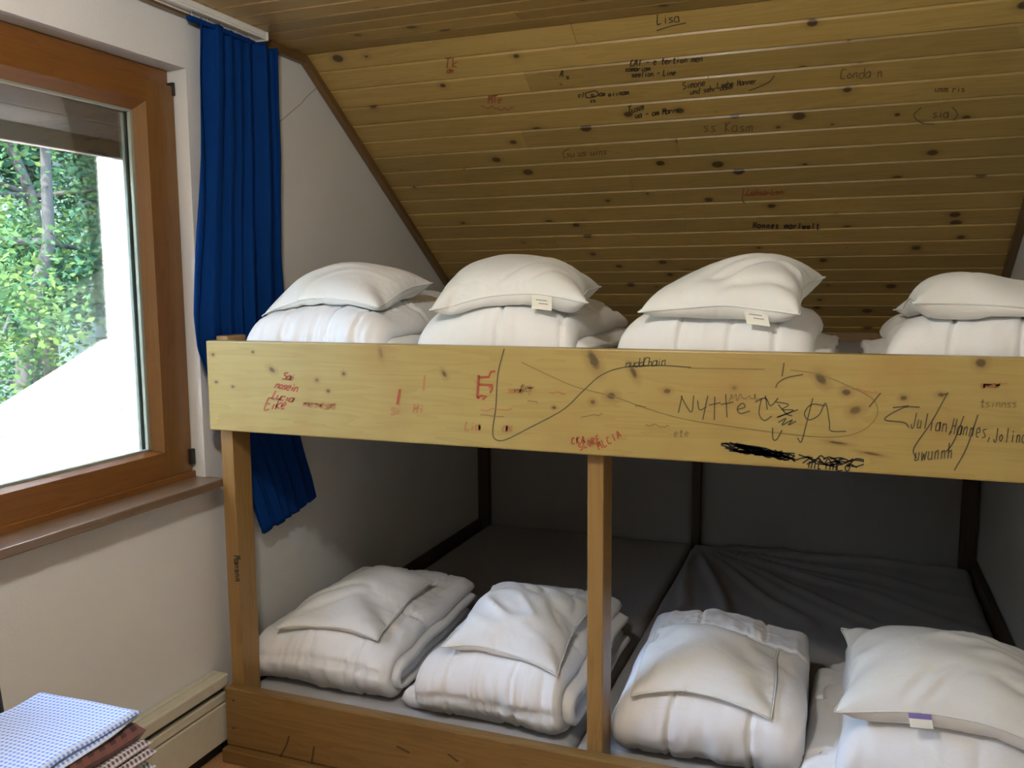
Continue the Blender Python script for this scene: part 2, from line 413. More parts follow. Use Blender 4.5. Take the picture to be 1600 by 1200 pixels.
bv = 0.034                                            # bevel width around the glass
def sash(name, quad_out, quad_in, quad_gl, mat):
    # rail with a flat face from quad_out to quad_in and a bevel to quad_gl, extruded back
    vs_ = [(SX1, *quad_out[0]), (SX1, *quad_out[1]), (SX1, *quad_in[1]), (SX1, *quad_in[0]),
           (SX1-0.022, *quad_gl[1]), (SX1-0.022, *quad_gl[0]),
           (SX0, *quad_out[0]), (SX0, *quad_out[1]), (SX0, *quad_gl[1]), (SX0, *quad_gl[0])]
    fs = [(0, 1, 2, 3), (3, 2, 4, 5), (5, 4, 8, 9), (0, 6, 7, 1), (6, 9, 8, 7), (1, 7, 8, 4, 2), (0, 3, 5, 9, 6)]
    bm = bmesh.new(); bv_ = [bm.verts.new(v) for v in vs_]
    for f in fs: bm.faces.new([bv_[i] for i in f])
    bmesh.ops.recalc_face_normals(bm, faces=bm.faces[:])
    return from_bm(name, bm, mat, win, loc=-Vector(win.location))
iy0, iy1, iz0, iz1 = gy0-bv, gy1+bv, gz0-0.012, gz1+0.03
sash('sash_stile', ((sy1, sz0), (sy1, sz1)), ((iy1, sz0), (iy1, sz1)), ((gy1, sz0), (gy1, sz1)), M['window_wood_v'])
sash('sash_stile', ((sy0, sz0), (sy0, sz1)), ((iy0, sz0), (iy0, sz1)), ((gy0, sz0), (gy0, sz1)), M['window_wood_v'])
sash('sash_rail', ((iy0, sz0), (iy1, sz0)), ((iy0, iz0), (iy1, iz0)), ((iy0, gz0), (iy1, gz0)), M['window_wood'])
sash('sash_rail', ((iy0, sz1), (iy1, sz1)), ((iy0, iz1), (iy1, iz1)), ((iy0, gz1), (iy1, gz1)), M['window_wood'])
# gasket round the pane and the pane
for lo, hi in (((-0.078, gy1-0.009, gz0-0.004), (-0.066, gy1+0.002, gz1)), ((-0.078, gy0-0.002, gz0-0.004), (-0.066, gy0+0.009, gz1)),
               ((-0.078, gy0, gz0-0.004), (-0.066, gy1, gz0+0.006)), ((-0.078, gy0, gz1-0.006), (-0.066, gy1, gz1+0.002))):
    wpart('gasket', lo, hi, M['grey_gasket'], 0.002)
wpart('spacer_bar', (-0.094, gy1-0.016, gz0), (-0.084, gy1, gz1), M['grey_gasket'], 0.001)
wpart('glass_pane', (-0.084, gy0-0.01, gz0-0.01), (-0.080, gy1+0.01, gz1+0.01), M['glass'], 0)
wpart('hinge_cover', (-0.066, OY1-0.012, 2.035), (-0.038, OY1-0.003, 2.075), M['dark_metal'], 0.004)
wpart('hinge_cover', (-0.066, OY1-0.02, 0.925), (-0.03, OY1-0.004, 0.975), M['dark_metal'], 0.004)
sill = box('window_sill', (-0.07, OY0-0.05, 0.860), (0.07, OY1+0.012, 0.885), M['sill'], None, 0.004)
sill.parent = win; sill.location = Vector(sill.location)-Vector(win.location)
# roller shutter hanging outside the glass
sh = tag(empty('roller_shutter', (-0.2, (OY0+OY1)/2, 1.87)), 'grey roller shutter pulled down a little outside the window top', 'shutter')
def spart(name, lo, hi, mat, bev):
    o = box(name, lo, hi, mat, None, bev, 3); o.parent = sh; o.location = Vector(o.location)-Vector(sh.location); return o
for k in range(4):
    z0 = 1.902+k*0.046
    spart('slat', (-0.207, OY0-0.02, z0), (-0.193, OY1+0.02, z0+0.0465), M['shutter'], 0.004)
spart('bottom_bar', (-0.212, OY0-0.02, 1.852), (-0.188, OY1+0.02, 1.903), M['shutter_bar'], 0.004)

# ------------------------------------------------------------------ baseboard heater
ht = tag(empty('baseboard_heater', (0.03, -0.9, 0.03)), 'cream enamelled baseboard heater along wall below the window', 'heater')
def hpart(name, lo, hi, mat, bev=0.003):
    o = box(name, lo, hi, mat, None, bev); o.parent = ht; o.location = Vector(o.location)-Vector(ht.location); return o
HY0, HY1 = -1.75, -0.03
hpart('back_plate', (0.001, HY0, 0.03), (0.022, HY1, 0.262), M['cream'])
hpart('top_hood', (0.0225, HY0, 0.222), (0.062, HY1, 0.262), M['cream'], 0.006)
hpart('air_slot', (0.0225, HY0+0.01, 0.20), (0.040, HY1-0.003, 0.222), M['black'], 0)
hpart('upper_panel', (0.0225, HY0, 0.176), (0.058, HY1, 0.2035), M['cream'], 0.003)
hpart('groove', (0.0225, HY0, 0.171), (0.050, HY1, 0.176), M['black'], 0)
hpart('front_panel', (0.0225, HY0, 0.048), (0.060, HY1, 0.171), M['cream'], 0.004)
hpart('end_cap', (0.001, HY0-0.012, 0.03), (0.064, HY0, 0.266), M['cream'], 0.003)
hpart('plinth', (0.001, HY0, 0.0), (0.03, HY1, 0.0295), M['black'], 0)

# ------------------------------------------------------------------ bunk
bunk = tag(empty('bunk_platform', (W/2, D/2, 0)), 'two-level pine sleeping platform with scribbled front board, filling the eave', 'bunk bed')
def bpart(name, lo, hi, mat, bev=0.004, parent=bunk):
    o = box(name, lo, hi, mat, None, bev); o.parent = parent; o.location = Vector(o.location)-Vector(bunk.location); return o

FX = 0.067      # fascia left end
FY = -0.07      # fascia front face
def knots_px(lst):
    """knots of the real board: (u, v, length along, width, tilt) read on the board face"""
    out = []
    for u, v, a, b_, tilt in lst:
        P = at(u, v, 1, FY); out.append((P[0], P[2], a, b_, tilt))
    return out
FK = knots_px([(927, 562, .026, .012, -65), (990, 582, .016, .007, -60), (1283, 592, .016, .009, -50), (1322, 613, .010, .007, 0), (1337, 641, .013, .009, 20),
               (1042, 611, .009, .006, 0), (425, 578, .012, .007, -30), (595, 551, .016, .006, -80), (537, 584, .006, .006, 0), (694, 584, .010, .006, -60),
               (513, 611, .006, .005, 0), (495, 594, .006, .005, 0), (333, 554, .006, .005, 0), (338, 597, .006, .004, 0), (364, 604, .006, .004, 0),
               (955, 619, .012, .009, 0), (926, 628, .007, .006, 0), (1532, 567, .010, .010, 0), (1147, 606, .006, .005, 0), (395, 550, .005, .004, 0), (866, 637, .006, .004, 0),
               (924, 691, .008, .006, 0), (1309, 692, .020, .003, -5), (1362, 709, .022, .003, -8), (1470, 617, .007, .005, 0), (1412, 622, .007, .005, 0)])
def fascia_extra(nt, tc, c):
    sp = N(nt, 'ShaderNodeSeparateXYZ'); L(nt, tc.outputs['Object'], sp.inputs[0])
    nz = N(nt, 'ShaderNodeTexNoise'); nz.inputs['Scale'].default_value = 45; L(nt, tc.outputs['Object'], nz.inputs[0])
    wob = math_(nt, 'MULTIPLY', math_(nt, 'SUBTRACT', nz.outputs[0], 0.5), 0.9)
    cx, cz = (FX+W-0.005)/2, (ZT+ZB)/2
    tot = None
    for x, z, a, b_, t in FK:
        ct, st = math.cos(math.radians(t)), math.sin(math.radians(t))
        dx = math_(nt, 'SUBTRACT', sp.outputs[0], x-cx); dz = math_(nt, 'SUBTRACT', sp.outputs[2], z-cz)
        p = math_(nt, 'ADD', math_(nt, 'MULTIPLY', dx, ct/a), math_(nt, 'MULTIPLY', dz, st/a))
        q = math_(nt, 'ADD', math_(nt, 'MULTIPLY', dx, -st/b_), math_(nt, 'MULTIPLY', dz, ct/b_))
        r2 = math_(nt, 'ADD', math_(nt, 'MULTIPLY', p, p), math_(nt, 'MULTIPLY', q, q))
        tot = r2 if tot is None else math_(nt, 'MINIMUM', tot, r2)
    d = math_(nt, 'ADD', math_(nt, 'SQRT', tot), wob)
    halo = N(nt, 'ShaderNodeMapRange'); halo.inputs[1].default_value = 2.6; halo.inputs[2].default_value = 0.9; halo.inputs[3].default_value = 0; halo.inputs[4].default_value = 0.55; L(nt, d, halo.inputs[0])
    core = N(nt, 'ShaderNodeMapRange'); core.inputs[1].default_value = 1.1; core.inputs[2].default_value = 0.6; core.inputs[3].default_value = 0; core.inputs[4].default_value = 0.85; L(nt, d, core.inputs[0])
    c = mixc(nt, halo.outputs[0], c, (0.24, 0.14, 0.04))
    c = mixc(nt, core.outputs[0], c, (0.075, 0.05, 0.02))
    # rubbed, paler and browner patches of worn varnish
    pn = N(nt, 'ShaderNodeTexNoise'); pn.inputs['Scale'].default_value = 4.5; pn.inputs['Detail'].default_value = 3; L(nt, tc.outputs['Object'], pn.inputs[0])
    c = mixc(nt, math_(nt, 'MULTIPLY', ramp(nt, pn.outputs[0], [(0.5, (0, 0, 0)), (0.72, (1, 1, 1))]), 0.5), c, (0.36, 0.21, 0.06))
    return c
M['fascia'] = wood('pine_fascia', (0.42, 0.315, 0.105), (0.345, 0.235, 0.062), rough=0.45, knots=0.0, axis=0, coat=0.15, extra=fascia_extra, vary=0.0)
fascia = bpart('front_board', (FX, FY, ZB), (W-0.005, FY+0.04, ZT), M['fascia'], 0.004)
fascia['label'] = 'wide yellow pine board covered in pencil and red marker scribbles'
base = bpart('base_board', (FX+0.008, -0.07, 0.045), (W-0.005, -0.032, ZBASE), M['pine_base'], 0.005)
bpart('base_lip', (FX+0.008, -0.095, 0.0), (W-0.005, -0.032, 0.044), M['pine_base'], 0.004)
PX0 = at(344, 675, 1, -0.03)[0]; PX1 = at(361.5, 677, 1, -0.03)[0]
bpart('post', (PX0, -0.0295, 0.0), (PX1+0.003, 0.055, ZT+0.012), M['pine_post'], 0.003)
CX0 = at(917.5, 760, 1, -0.03)[0]; CX1 = at(943, 760, 1, -0.03)[0]
bpart('post', (CX0, -0.0295, 0.0), (CX1, 0.06, ZT-0.06), M['pine_post'], 0.003)
bpart('post', (W-0.06, -0.0295, 0.0), (W-0.012, 0.055, ZT-0.02), M['pine_post'], 0.003)
# rear posts of dark wood against the back wall
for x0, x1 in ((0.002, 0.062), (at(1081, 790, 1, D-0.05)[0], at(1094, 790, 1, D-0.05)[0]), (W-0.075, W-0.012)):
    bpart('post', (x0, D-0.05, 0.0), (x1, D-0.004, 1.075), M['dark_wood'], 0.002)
# decks: planks across
for zt, y0 in ((0.085, -0.028), (1.098, -0.026)):
    n = 11; st = (D-0.06-0.07)/n
    for k in range(n):
        bpart('deck_plank', (0.065, 0.065+k*st+0.004, zt-0.022), (W-0.08, 0.065+(k+1)*st-0.004, zt), M['pine_base'], 0.0)
for zt in (0.062, 1.075):
    bpart('deck_beam', (0.07, 0.062, ZB+0.004 if zt > 1 else 0.0), (W-0.08, 0.11, zt), M['pine_post'], 0.0)
    bpart('deck_beam', (0.07, D-0.12, ZB+0.004 if zt > 1 else 0.0), (W-0.08, D-0.06, zt), M['pine_post'], 0.0)
# dark rails that close the gap between mattress and walls
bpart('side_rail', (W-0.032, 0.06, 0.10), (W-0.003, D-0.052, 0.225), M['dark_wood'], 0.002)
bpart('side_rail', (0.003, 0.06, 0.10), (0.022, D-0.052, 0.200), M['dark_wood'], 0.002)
bpart('back_ledge', (0.03, D-0.085, 1.098), (W-0.03, D-0.060, 1.243), M['pine_base'], 0.003)

# ------------------------------------------------------------------ writing on the board and the ceiling
def words(name, lists, width_px, mat, parent, **kw):
    for st in lists: ribbons(name, st, width_px, mat, parent, **kw)
def catmull(pts, n=6):
    pts = [np.array(p, float) for p in pts]
    if len(pts) < 3: return pts
    P = [2*pts[0]-pts[1]] + pts + [2*pts[-1]-pts[-2]]; out = []
    for i in range(1, len(P)-2):
        for k in range(n):
            t = k/n
            out.append(0.5*((2*P[i]) + (-P[i-1]+P[i+1])*t + (2*P[i-1]-5*P[i]+4*P[i+1]-P[i+2])*t*t + (-P[i-1]+3*P[i]-3*P[i+1]+P[i+2])*t**3))
    out.append(P[-2]); return out
def ribbons(name, strokes, width_px, mat, parent, surf='board', smooth=True, proud=0.0008):
    """pen strokes as thin ink ribbons lying on the surface; strokes are read on the photograph, then live on the board"""
    verts, faces = [], []
    for st in strokes:
        pts = catmull(st) if (smooth and len(st) > 2) else [np.array(p, float) for p in st]
        for i, p in enumerate(pts):
            d = pts[min(i+1, len(pts)-1)] - pts[max(i-1, 0)]
            d = d/(np.linalg.norm(d)+1e-9); nrm = np.array([-d[1], d[0]])*width_px/2
            b0 = len(verts)
            for s in (-1, 1):
                q = p + nrm*s
                if surf == 'board': P = at(q[0], q[1], 1, FY); P = P - np.array([0, proud, 0])
                elif surf == 'wall': P = at(q[0], q[1], 0, 0.0) + np.array([proud, 0, 0])
                elif surf == 'base': P = at(q[0], q[1], 1, -0.07) - np.array([0, proud, 0])
                elif surf == 'post': P = at(q[0], q[1], 0, PX1+0.003) + np.array([proud, 0, 0])
                else: P = at_slope(q[0], q[1], proud)
                verts.append(P)
            if i: faces.append((b0-2, b0-1, b0+1, b0))
    V = np.array(verts); c = V.mean(0)
    o = from_data(name, V-c, faces, mat, parent)
    pw = Vector((0, 0, 0)) if surf in ('slope', 'wall') else (Vector(bunk.location) + (Vector(parent.location) if parent is not bunk else Vector((0, 0, 0))))
    o.location = Vector(c) - pw
    return o
# a small hand-printed stroke alphabet (unit box, y down)
G = {'a': [[(.5, .4), (.1, .5), (.1, .95), (.5, .9), (.5, .4), (.55, 1)]], 'b': [[(.1, 0), (.1, 1), (.5, .9), (.5, .5), (.1, .55)]], 'c': [[(.5, .45), (.1, .6), (.15, .95), (.5, .95)]],
     'd': [[(.5, .5), (.1, .6), (.15, .98), (.5, .9), (.5, 0)]], 'e': [[(.1, .7), (.5, .65), (.35, .4), (.1, .6), (.2, .97), (.5, .93)]], 'h': [[(.1, 0), (.1, 1)], [(.1, .6), (.4, .5), (.5, 1)]],
     'i': [[(.3, .45), (.3, 1)], [(.3, .2), (.3, .27)]], 'k': [[(.1, 0), (.1, 1)], [(.5, .4), (.1, .7), (.5, 1)]], 'l': [[(.3, 0), (.28, 1)]], 'm': [[(.05, .45), (.05, 1)], [(.05, .55), (.3, .45), (.3, 1)], [(.3, .55), (.55, .45), (.58, 1)]],
     'n': [[(.1, .45), (.1, 1)], [(.1, .6), (.4, .45), (.5, 1)]], 'o': [[(.3, .45), (.08, .7), (.3, .98), (.52, .7), (.3, .45)]], 'r': [[(.1, .45), (.1, 1)], [(.1, .6), (.5, .45)]], 's': [[(.5, .45), (.1, .55), (.5, .85), (.1, .98)]],
     't': [[(.3, .1), (.3, .95), (.5, .98)], [(.1, .4), (.5, .38)]], 'u': [[(.1, .45), (.12, .95), (.5, .9)], [(.5, .45), (.52, 1)]], 'w': [[(.02, .45), (.15, 1), (.3, .55), (.45, 1), (.6, .45)]],
     'J': [[(.45, 0), (.45, .9), (.2, 1), (.05, .8)]], 'H': [[(.1, 0), (.1, 1)], [(.5, 0), (.5, 1)], [(.1, .5), (.5, .45)]], 'L': [[(.1, 0), (.1, 1), (.5, .97)]], 'A': [[(.05, 1), (.3, 0), (.55, 1)], [(.15, .65), (.45, .62)]],
     'C': [[(.5, .1), (.15, .1), (.1, .9), (.5, .95)]], 'S': [[(.5, .08), (.1, .15), (.15, .45), (.5, .6), (.45, .95), (.05, .95)]], 'O': [[(.3, 0), (.05, .5), (.3, 1), (.55, .5), (.3, 0)]], 'K': [[(.1, 0), (.1, 1)], [(.5, 0), (.1, .5), (.5, 1)]],
     'E': [[(.5, 0), (.1, .02), (.1, 1), (.5, .97)], [(.1, .5), (.45, .48)]], 'T': [[(.3, 0), (.3, 1)], [(.02, .03), (.58, 0)]], 'I': [[(.3, 0), (.3, 1)]], 'M': [[(.05, 1), (.1, 0), (.3, .6), (.5, 0), (.58, 1)]], 'R': [[(.1, 1), (.1, 0), (.5, .2), (.1, .5), (.5, 1)]],
     'X': [[(.05, 0), (.55, 1)], [(.55, 0), (.05, 1)]], '-': [[(.1, .55), (.5, .5)]], ',': [[(.3, .9), (.2, 1.2)]], '+': [[(.1, .6), (.5, .6)], [(.3, .4), (.3, .8)]], '!': [[(.3, 0), (.3, .7)], [(.3, .9), (.3, 1)]]}
def script_text(s, u, v, h, ang=0.0, slant=0.15, adv=0.62, jit=0.06, xs=1.0):
    ca, sa = math.cos(math.radians(ang)), math.sin(math.radians(ang)); out = []; x = 0
    for ch in s:
        if ch in G:
            for st in G[ch]:
                o = []
                for a, b_ in st:
                    px = ((x + a)*xs + slant*(1-b_) + rng.uniform(-jit, jit)*0.5*xs)*h; py = (b_-1 + rng.uniform(-jit, jit)*0.5)*h
                    o.append((u + px*ca - py*sa, v + px*sa + py*ca))
                out.append(o)
        x += adv
    return out
def scrawl(u0, v0, u1, v1, amp, n):
    return [[(u0+(u1-u0)*i/n + rng.uniform(-2, 2), v0+(v1-v0)*i/n + rng.uniform(-amp, amp)) for i in range(n+1)]]

F = fascia
# long pencil loop
ribbons('pencil_curve', [[(788, 545), (778, 585), (775, 635), (770, 672), (774, 686), (790, 687), (830, 667), (880, 640), (912, 610), (940, 586), (975, 574), (1030, 571), (1080, 574)]], 1.7, M['pencil'], F)
ribbons('pencil_oval', [[(815, 566), (870, 592), (905, 606), (960, 620), (1010, 638), (1070, 655), (1140, 666), (1230, 678), (1300, 683), (1345, 674), (1370, 650), (1365, 625), (1330, 605), (1280, 585), (1235, 578)], [(1075, 575), (1140, 576), (1195, 577)]], 1.5, M['pencil_soft'], F)
ribbons('pencil_word', [[(1060, 645), (1066, 618)], [(1064, 619), (1080, 644), (1084, 618)], [(1090, 626), (1093, 640), (1104, 636)], [(1106, 618), (1098, 656)], [(1117, 620), (1116, 656)], [(1108, 633), (1126, 629)], [(1134, 616), (1136, 652)], [(1126, 632), (1146, 628)], [(1152, 640), (1164, 636), (1160, 630), (1152, 638), (1157, 646), (1172, 642)],
                        [(1190, 622), (1186, 645), (1194, 657), (1206, 650)], [(1196, 618), (1199, 640)], [(1212, 628), (1232, 632), (1222, 640), (1240, 641), (1214, 652), (1247, 640)],
                        [(1290, 634), (1268, 632), (1257, 646), (1264, 656), (1280, 648), (1290, 630), (1296, 660), (1298, 673), (1322, 674)], [(1270, 622), (1260, 662), (1252, 690), (1246, 684)], [(1207, 668), (1208, 686), (1214, 686), (1222, 672)], [(1225, 567), (1222, 588)], [(1212, 606), (1216, 598), (1230, 590), (1255, 585)]], 1.8, M['pencil'], F)
ribbons('pencil_scribble', [[(1216, 660), (1228, 654), (1222, 664), (1238, 656), (1232, 664), (1244, 658)], [(1216, 632), (1228, 646), (1238, 650)], [(1180, 628), (1196, 622), (1204, 634), (1216, 622)]], 2.0, M['pencil'], F)
ribbons('pencil_letters', [[(1420, 634), (1395, 637)], [(1437, 636), (1412, 637), (1382, 655), (1412, 660), (1420, 668)], [(1480, 615), (1455, 660), (1428, 700), (1432, 716)], [(1506, 650), (1490, 690), (1478, 706)], [(1528, 648), (1510, 700), (1491, 735)], [(1376, 614), (1358, 636)], [(1470, 618), (1482, 614)]], 2.0, M['pencil'], F, smooth=True)
words('pencil_names', [script_text('Jul', 1422, 668, 24, 5, 0.1, 0.8, xs=0.5), script_text('ian,', 1450, 672, 23, 5, 0.1, 0.75, xs=0.6), script_text('Hannes,', 1484, 678, 25, 7, 0.1, 0.78, xs=0.5), script_text('Jolina', 1551, 690, 22, 2, 0.1, 0.78, xs=0.52), script_text('uwunnh', 1428, 720, 24, -4, 0.2, 0.78, xs=0.55)], 1.8, M['pencil'], F)
ribbons('pencil_note', script_text('nuddChain', 976, 574, 14, -3, 0.3, 0.5), 1.6, M['pencil'], F)
# crossed-out marker
cross = []
for k in range(46):
    a = rng.uniform(0, 0.75); b_ = min(1, a+rng.uniform(0.15, 0.5)); o1, o2, o3 = (rng.uniform(-7, 7) for _ in range(3))
    cross.append([(1122+(1+a*0)*120*a, 695+20*a+o1), (1122+60*(a+b_), 695+10*(a+b_)+o2), (1122+120*b_, 695+20*b_+o3)])
for k in range(22):
    a = rng.uniform(0, 0.8); b_ = min(1, a+rng.uniform(0.1, 0.3)); o1, o2, o3 = (rng.uniform(-8, 8) for _ in range(3))
    cross.append([(1240+110*a, 716+10*a+o1), (1240+55*(a+b_), 716+5*(a+b_)+o2), (1240+110*b_, 716+10*b_+o3)])
ribbons('crossed_out_word', cross, 2.1, M['marker'], F)
ribbons('crossed_out_letters', script_text('mtimEox', 1262, 731, 18, 5, 0.1, 0.62), 2.0, M['marker'], F)
# red writing
words('red_words', [script_text('Eike', 412, 640, 17, -2, 0.4, 0.48), script_text('Lucia', 424, 622, 13, 12, 0.3, 0.5), script_text('nosein', 428, 606, 13, 10, 0.3, 0.46), script_text('Sai', 440, 592, 12, 10, 0.3, 0.5)], 2.2, M['red'], F)
words('faded_red_words', [script_text('mosesm', 474, 636, 13, 4, 0.1, 0.62, 0.2), script_text('Hi', 645, 645, 14, 0), script_text('Si', 610, 648, 12, 0), script_text('Lia', 726, 672, 13, 0), script_text('as', 784, 674, 14, 0), [[(664, 586), (662, 610)]], script_text('amour', 1532, 606, 10, 0) ], 3.2, M['red_soft'], F)
ribbons('red_bracket', [[(748, 586), (746, 622)], [(748, 590), (764, 589), (767, 581), (774, 580)], [(748, 601), (770, 602)], [(746, 622), (752, 618)], [(752, 618), (760, 620), (754, 624)]], 4.0, M['red'], F, smooth=False)
ribbons('red_stroke', [[(625, 608), (621, 632)]], 4.0, M['red'], F, smooth=False)
ribbons('red_hook', [[(764, 606), (770, 604), (766, 614)]], 3.0, M['red'], F, smooth=False)
words('red_dash', [script_text('some', 792, 614, 12, 2, 0.2, 0.5), script_text('lt', 812, 616, 16, 0), scrawl(858, 613, 884, 615, 2, 10), scrawl(752, 640, 800, 639, 2, 8), scrawl(1334, 609, 1372, 613, 3, 10), scrawl(1536, 601, 1575, 601, 3, 10)], 2.0, M['red_soft'], F)
words('red_code', [script_text('CKA', 893, 694, 10, -6, 0.1, 0.75), script_text('SCORE', 906, 704, 10, -24, 0.1, 0.75), script_text('MLCIA', 936, 703, 11, -30, 0.1, 0.78)], 2.0, M['red'], F)
words('faded_pencil_notes', [script_text('tsinnss', 1530, 636, 14, 1, 0.1, 0.6), script_text('ter', 810, 612, 14, 0), scrawl(908, 652, 942, 646, 2, 8), scrawl(1010, 663, 1045, 667, 3, 12), script_text('ete', 1052, 682, 12, 0, 0.1, 0.7), scrawl(750, 649, 790, 650, 1, 4), scrawl(826, 627, 842, 629, 1, 3), scrawl(992, 634, 1010, 635, 1, 3), scrawl(1140, 622, 1185, 618, 6, 16)], 1.6, M['pencil_soft'], F)
ribbons('pencil_marks', script_text('Mansnn', 365, 868, 10, 86, 0.1, 0.7), 2.0, M['pencil'], bunk, surf='post')
M['plaster_crack'] = plain('plaster_crack', (0.36, 0.33, 0.29), 0.9)
wl = bpy.data.objects['wall_left']
for nm, st in (('plaster_crack', [[(437, 190), (448, 181), (458, 172), (470, 162), (480, 150), (494, 138)]]),):
    ribbons(nm, st, 1.5, M['plaster_crack'], wl, surf='wall', proud=0.001)
M['crack'] = plain('wood_crack', (0.085, 0.045, 0.015), 0.8)
for st in ([[(452, 1150), (447, 1166), (438, 1182)]], [[(491, 1166), (489, 1180), (486, 1196)]], [[(364, 1093), (366, 1096)]], [[(364, 1136), (366, 1139)]], [[(700, 1178), (716, 1190)]], [[(620, 1166), (640, 1176)]]):
    ribbons('wood_crack', st, 3.0, M['crack'], base, surf='base')
# writing on the sloped ceiling
def cw(name, strokes, w, mat): ribbons(name, strokes, w, mat, ceiling, surf='slope', proud=0.0012)
for st in (script_text('CAI - extertion men', 984, 104, 10, -4, 0.2, 0.60), script_text('samariam', 976, 112, 8, -2, 0.2, 0.62), script_text('seelion - Line', 986, 121, 9, -3, 0.2, 0.55)): cw('ink_note', st, 1.7, M['ceil_ink'])
for st in ([[(914, 146), (930, 142), (934, 149), (918, 153), (914, 146)]], script_text('cl', 903, 152, 8), script_text('oiinan', 950, 151, 8, -6, 0.2, 0.7), script_text('xox', 918, 152, 9, -3, 0, 0.55), script_text('as', 936, 150, 8), script_text('cs', 922, 160, 7)): cw('ink_oval_note', st, 1.8, M['ceil_ink'])
for st in (script_text('Simone', 1066, 140, 11, -10, 0.2, 0.55), script_text('und sehr daus', 1078, 148, 9, -8, 0.2, 0.58), script_text('Liebe Hanner', 1120, 138, 9, -7, 0.2, 0.58), [[(1170, 142), (1190, 134), (1203, 127), (1210, 118)]]): cw('ink_lines', st, 1.5, M['ceil_ink'])
for st in (script_text('Tusm', 980, 178, 11, -14, 0.3, 0.6), script_text('ua - am Marrn', 992, 185, 9, -8, 0.2, 0.6)): cw('ink_scratch', st, 1.8, M['ceil_ink'])
for st in (script_text('Lisa', 1026, 38, 15, -6, 0.1, 0.6), [[(1026, 48), (1048, 41), (1072, 36)]]): cw('ink_word', st, 1.5, M['ceil_ink'])
for st in ([[(890, 232), (880, 238), (882, 248)]], script_text('suvus uins', 884, 246, 11, -4, 0.2, 0.58)): cw('ink_loop', st, 1.5, M['ceil_ink_soft'])
for st in ([[(1440, 168), (1428, 180), (1440, 192), (1460, 194)], [(1488, 167), (1496, 178), (1490, 188)]], script_text('sia', 1456, 184, 14)): cw('ink_ring', st, 1.8, M['ceil_ink_soft'])
for st in (script_text('Conda n', 1312, 124, 16, -3, 0.2, 0.6), script_text('usm ris', 1460, 144, 11, 0), script_text('ss Kasm', 1098, 206, 16, 0, 0.1, 0.7)): cw('faded_ink_word', st, 1.5, M['ceil_ink_soft'])
for st in (script_text('Tk', 694, 106, 16, 0, 0.1, 0.7), script_text('MTe', 762, 162, 12, -4), scrawl(752, 168, 802, 170, 3, 12), script_text('an', 698, 114, 9)): cw('red_mark', st, 1.8, M['ceil_red'])
for st in ([[(1162, 294), (1160, 312), (1164, 318)], [(1162, 305), (1226, 300)]], script_text('CaHsa Lon', 1166, 306, 10, -2, 0.1, 0.65)): cw('red_box', st, 1.7, M['ceil_red'])
cw('black_words', script_text('Hannes marlwolt', 1176, 356, 9, 1, 0.1, 0.78), 2.3, M['ceil_ink'])
for st in (script_text('AV', 874, 120, 10), script_text('xs', 878, 124, 9, 0, 0.1, 0.7)): cw('ink_initials', st, 1.8, M['ceil_ink'])

# ------------------------------------------------------------------ mattresses
def mattress(x0, x1, y0, y1, z0, z1, seed, label, wrinkle=None):
    nx, ny = 90, 110; nz = Noise(seed)
    X, Y = np.meshgrid(np.linspace(x0, x1, nx), np.linspace(y0, y1, ny), indexing='ij')
    r = 0.025
    dx = np.minimum(X-x0, x1-X); dy = np.minimum(Y-y0, y1-Y); d = np.minimum(dx, dy)
    Z = z1 - r*(1-np.sqrt(np.clip(1-(1-np.clip(d/r, 0, 1))**2, 0, 1)))
    Z = Z + 0.004*nz(X*5, Y*5) + 0.0015*nz(X*18, Y*7, 3.1)
    if wrinkle is not None:
        cx, cy, amp = wrinkle
        ang = np.arctan2(cy-Y, X-cx); rr = np.hypot(X-cx, Y-cy)
        a2 = ang + 0.05*nz(X*4, Y*4, 8.0)
        Z = Z + amp*np.clip(rr/0.35, 0, 1)*np.exp(-rr/1.3)*np.clip((Y-0.65)/0.4, 0, 1)*(np.maximum(0, np.sin(a2*26))**3 + 0.6*np.maximum(0, np.sin(a2*15+1))**4)
    idx = np.arange(nx*ny).reshape(nx, ny)
    verts = list(zip(X.ravel(), Y.ravel(), Z.ravel()))
    faces = [(idx[i, j], idx[i+1, j], idx[i+1, j+1], idx[i, j+1]) for i in range(nx-1) for j in range(ny-1)]
    per = [idx[i, 0] for i in range(nx)] + [idx[nx-1, j] for j in range(1, ny)] + [idx[i, ny-1] for i in range(nx-2, -1, -1)] + [idx[0, j] for j in range(ny-2, 0, -1)]
    b0 = len(verts)
    for p in per: verts.append((verts[p][0], verts[p][1], z0))
    n = len(per)
    for k in range(n): faces.append((per[(k+1) % n], per[k], b0+k, b0+(k+1) % n))
    faces.append(tuple(range(b0+n-1, b0-1, -1)))
    o = from_data('mattress', verts, faces, M['sheet'], smooth=True)
    return tag(o, label, 'mattress', 'mattresses on the sleeping platform')
XM = 1.165
mattress(0.068, XM-0.003, 0.062, D-0.055, 0.088, ZM, 1, 'left mattress under smooth grey sheet on the lower level')
mattress(XM+0.003, W-0.036, 0.062, D-0.055, 0.088, ZM, 2, 'right mattress on the lower level, sheet creased from its far corner', (XM+0.02, D-0.06, 0.032))
mattress(0.072, XM-0.003, 0.062, D-0.09, 1.101, ZU, 3, 'left mattress on the upper level behind the scribbled board')
mattress(XM+0.003, W-0.036, 0.062, D-0.09, 1.101, ZU, 4, 'right mattress on the upper level with grey sheet showing between duvets')

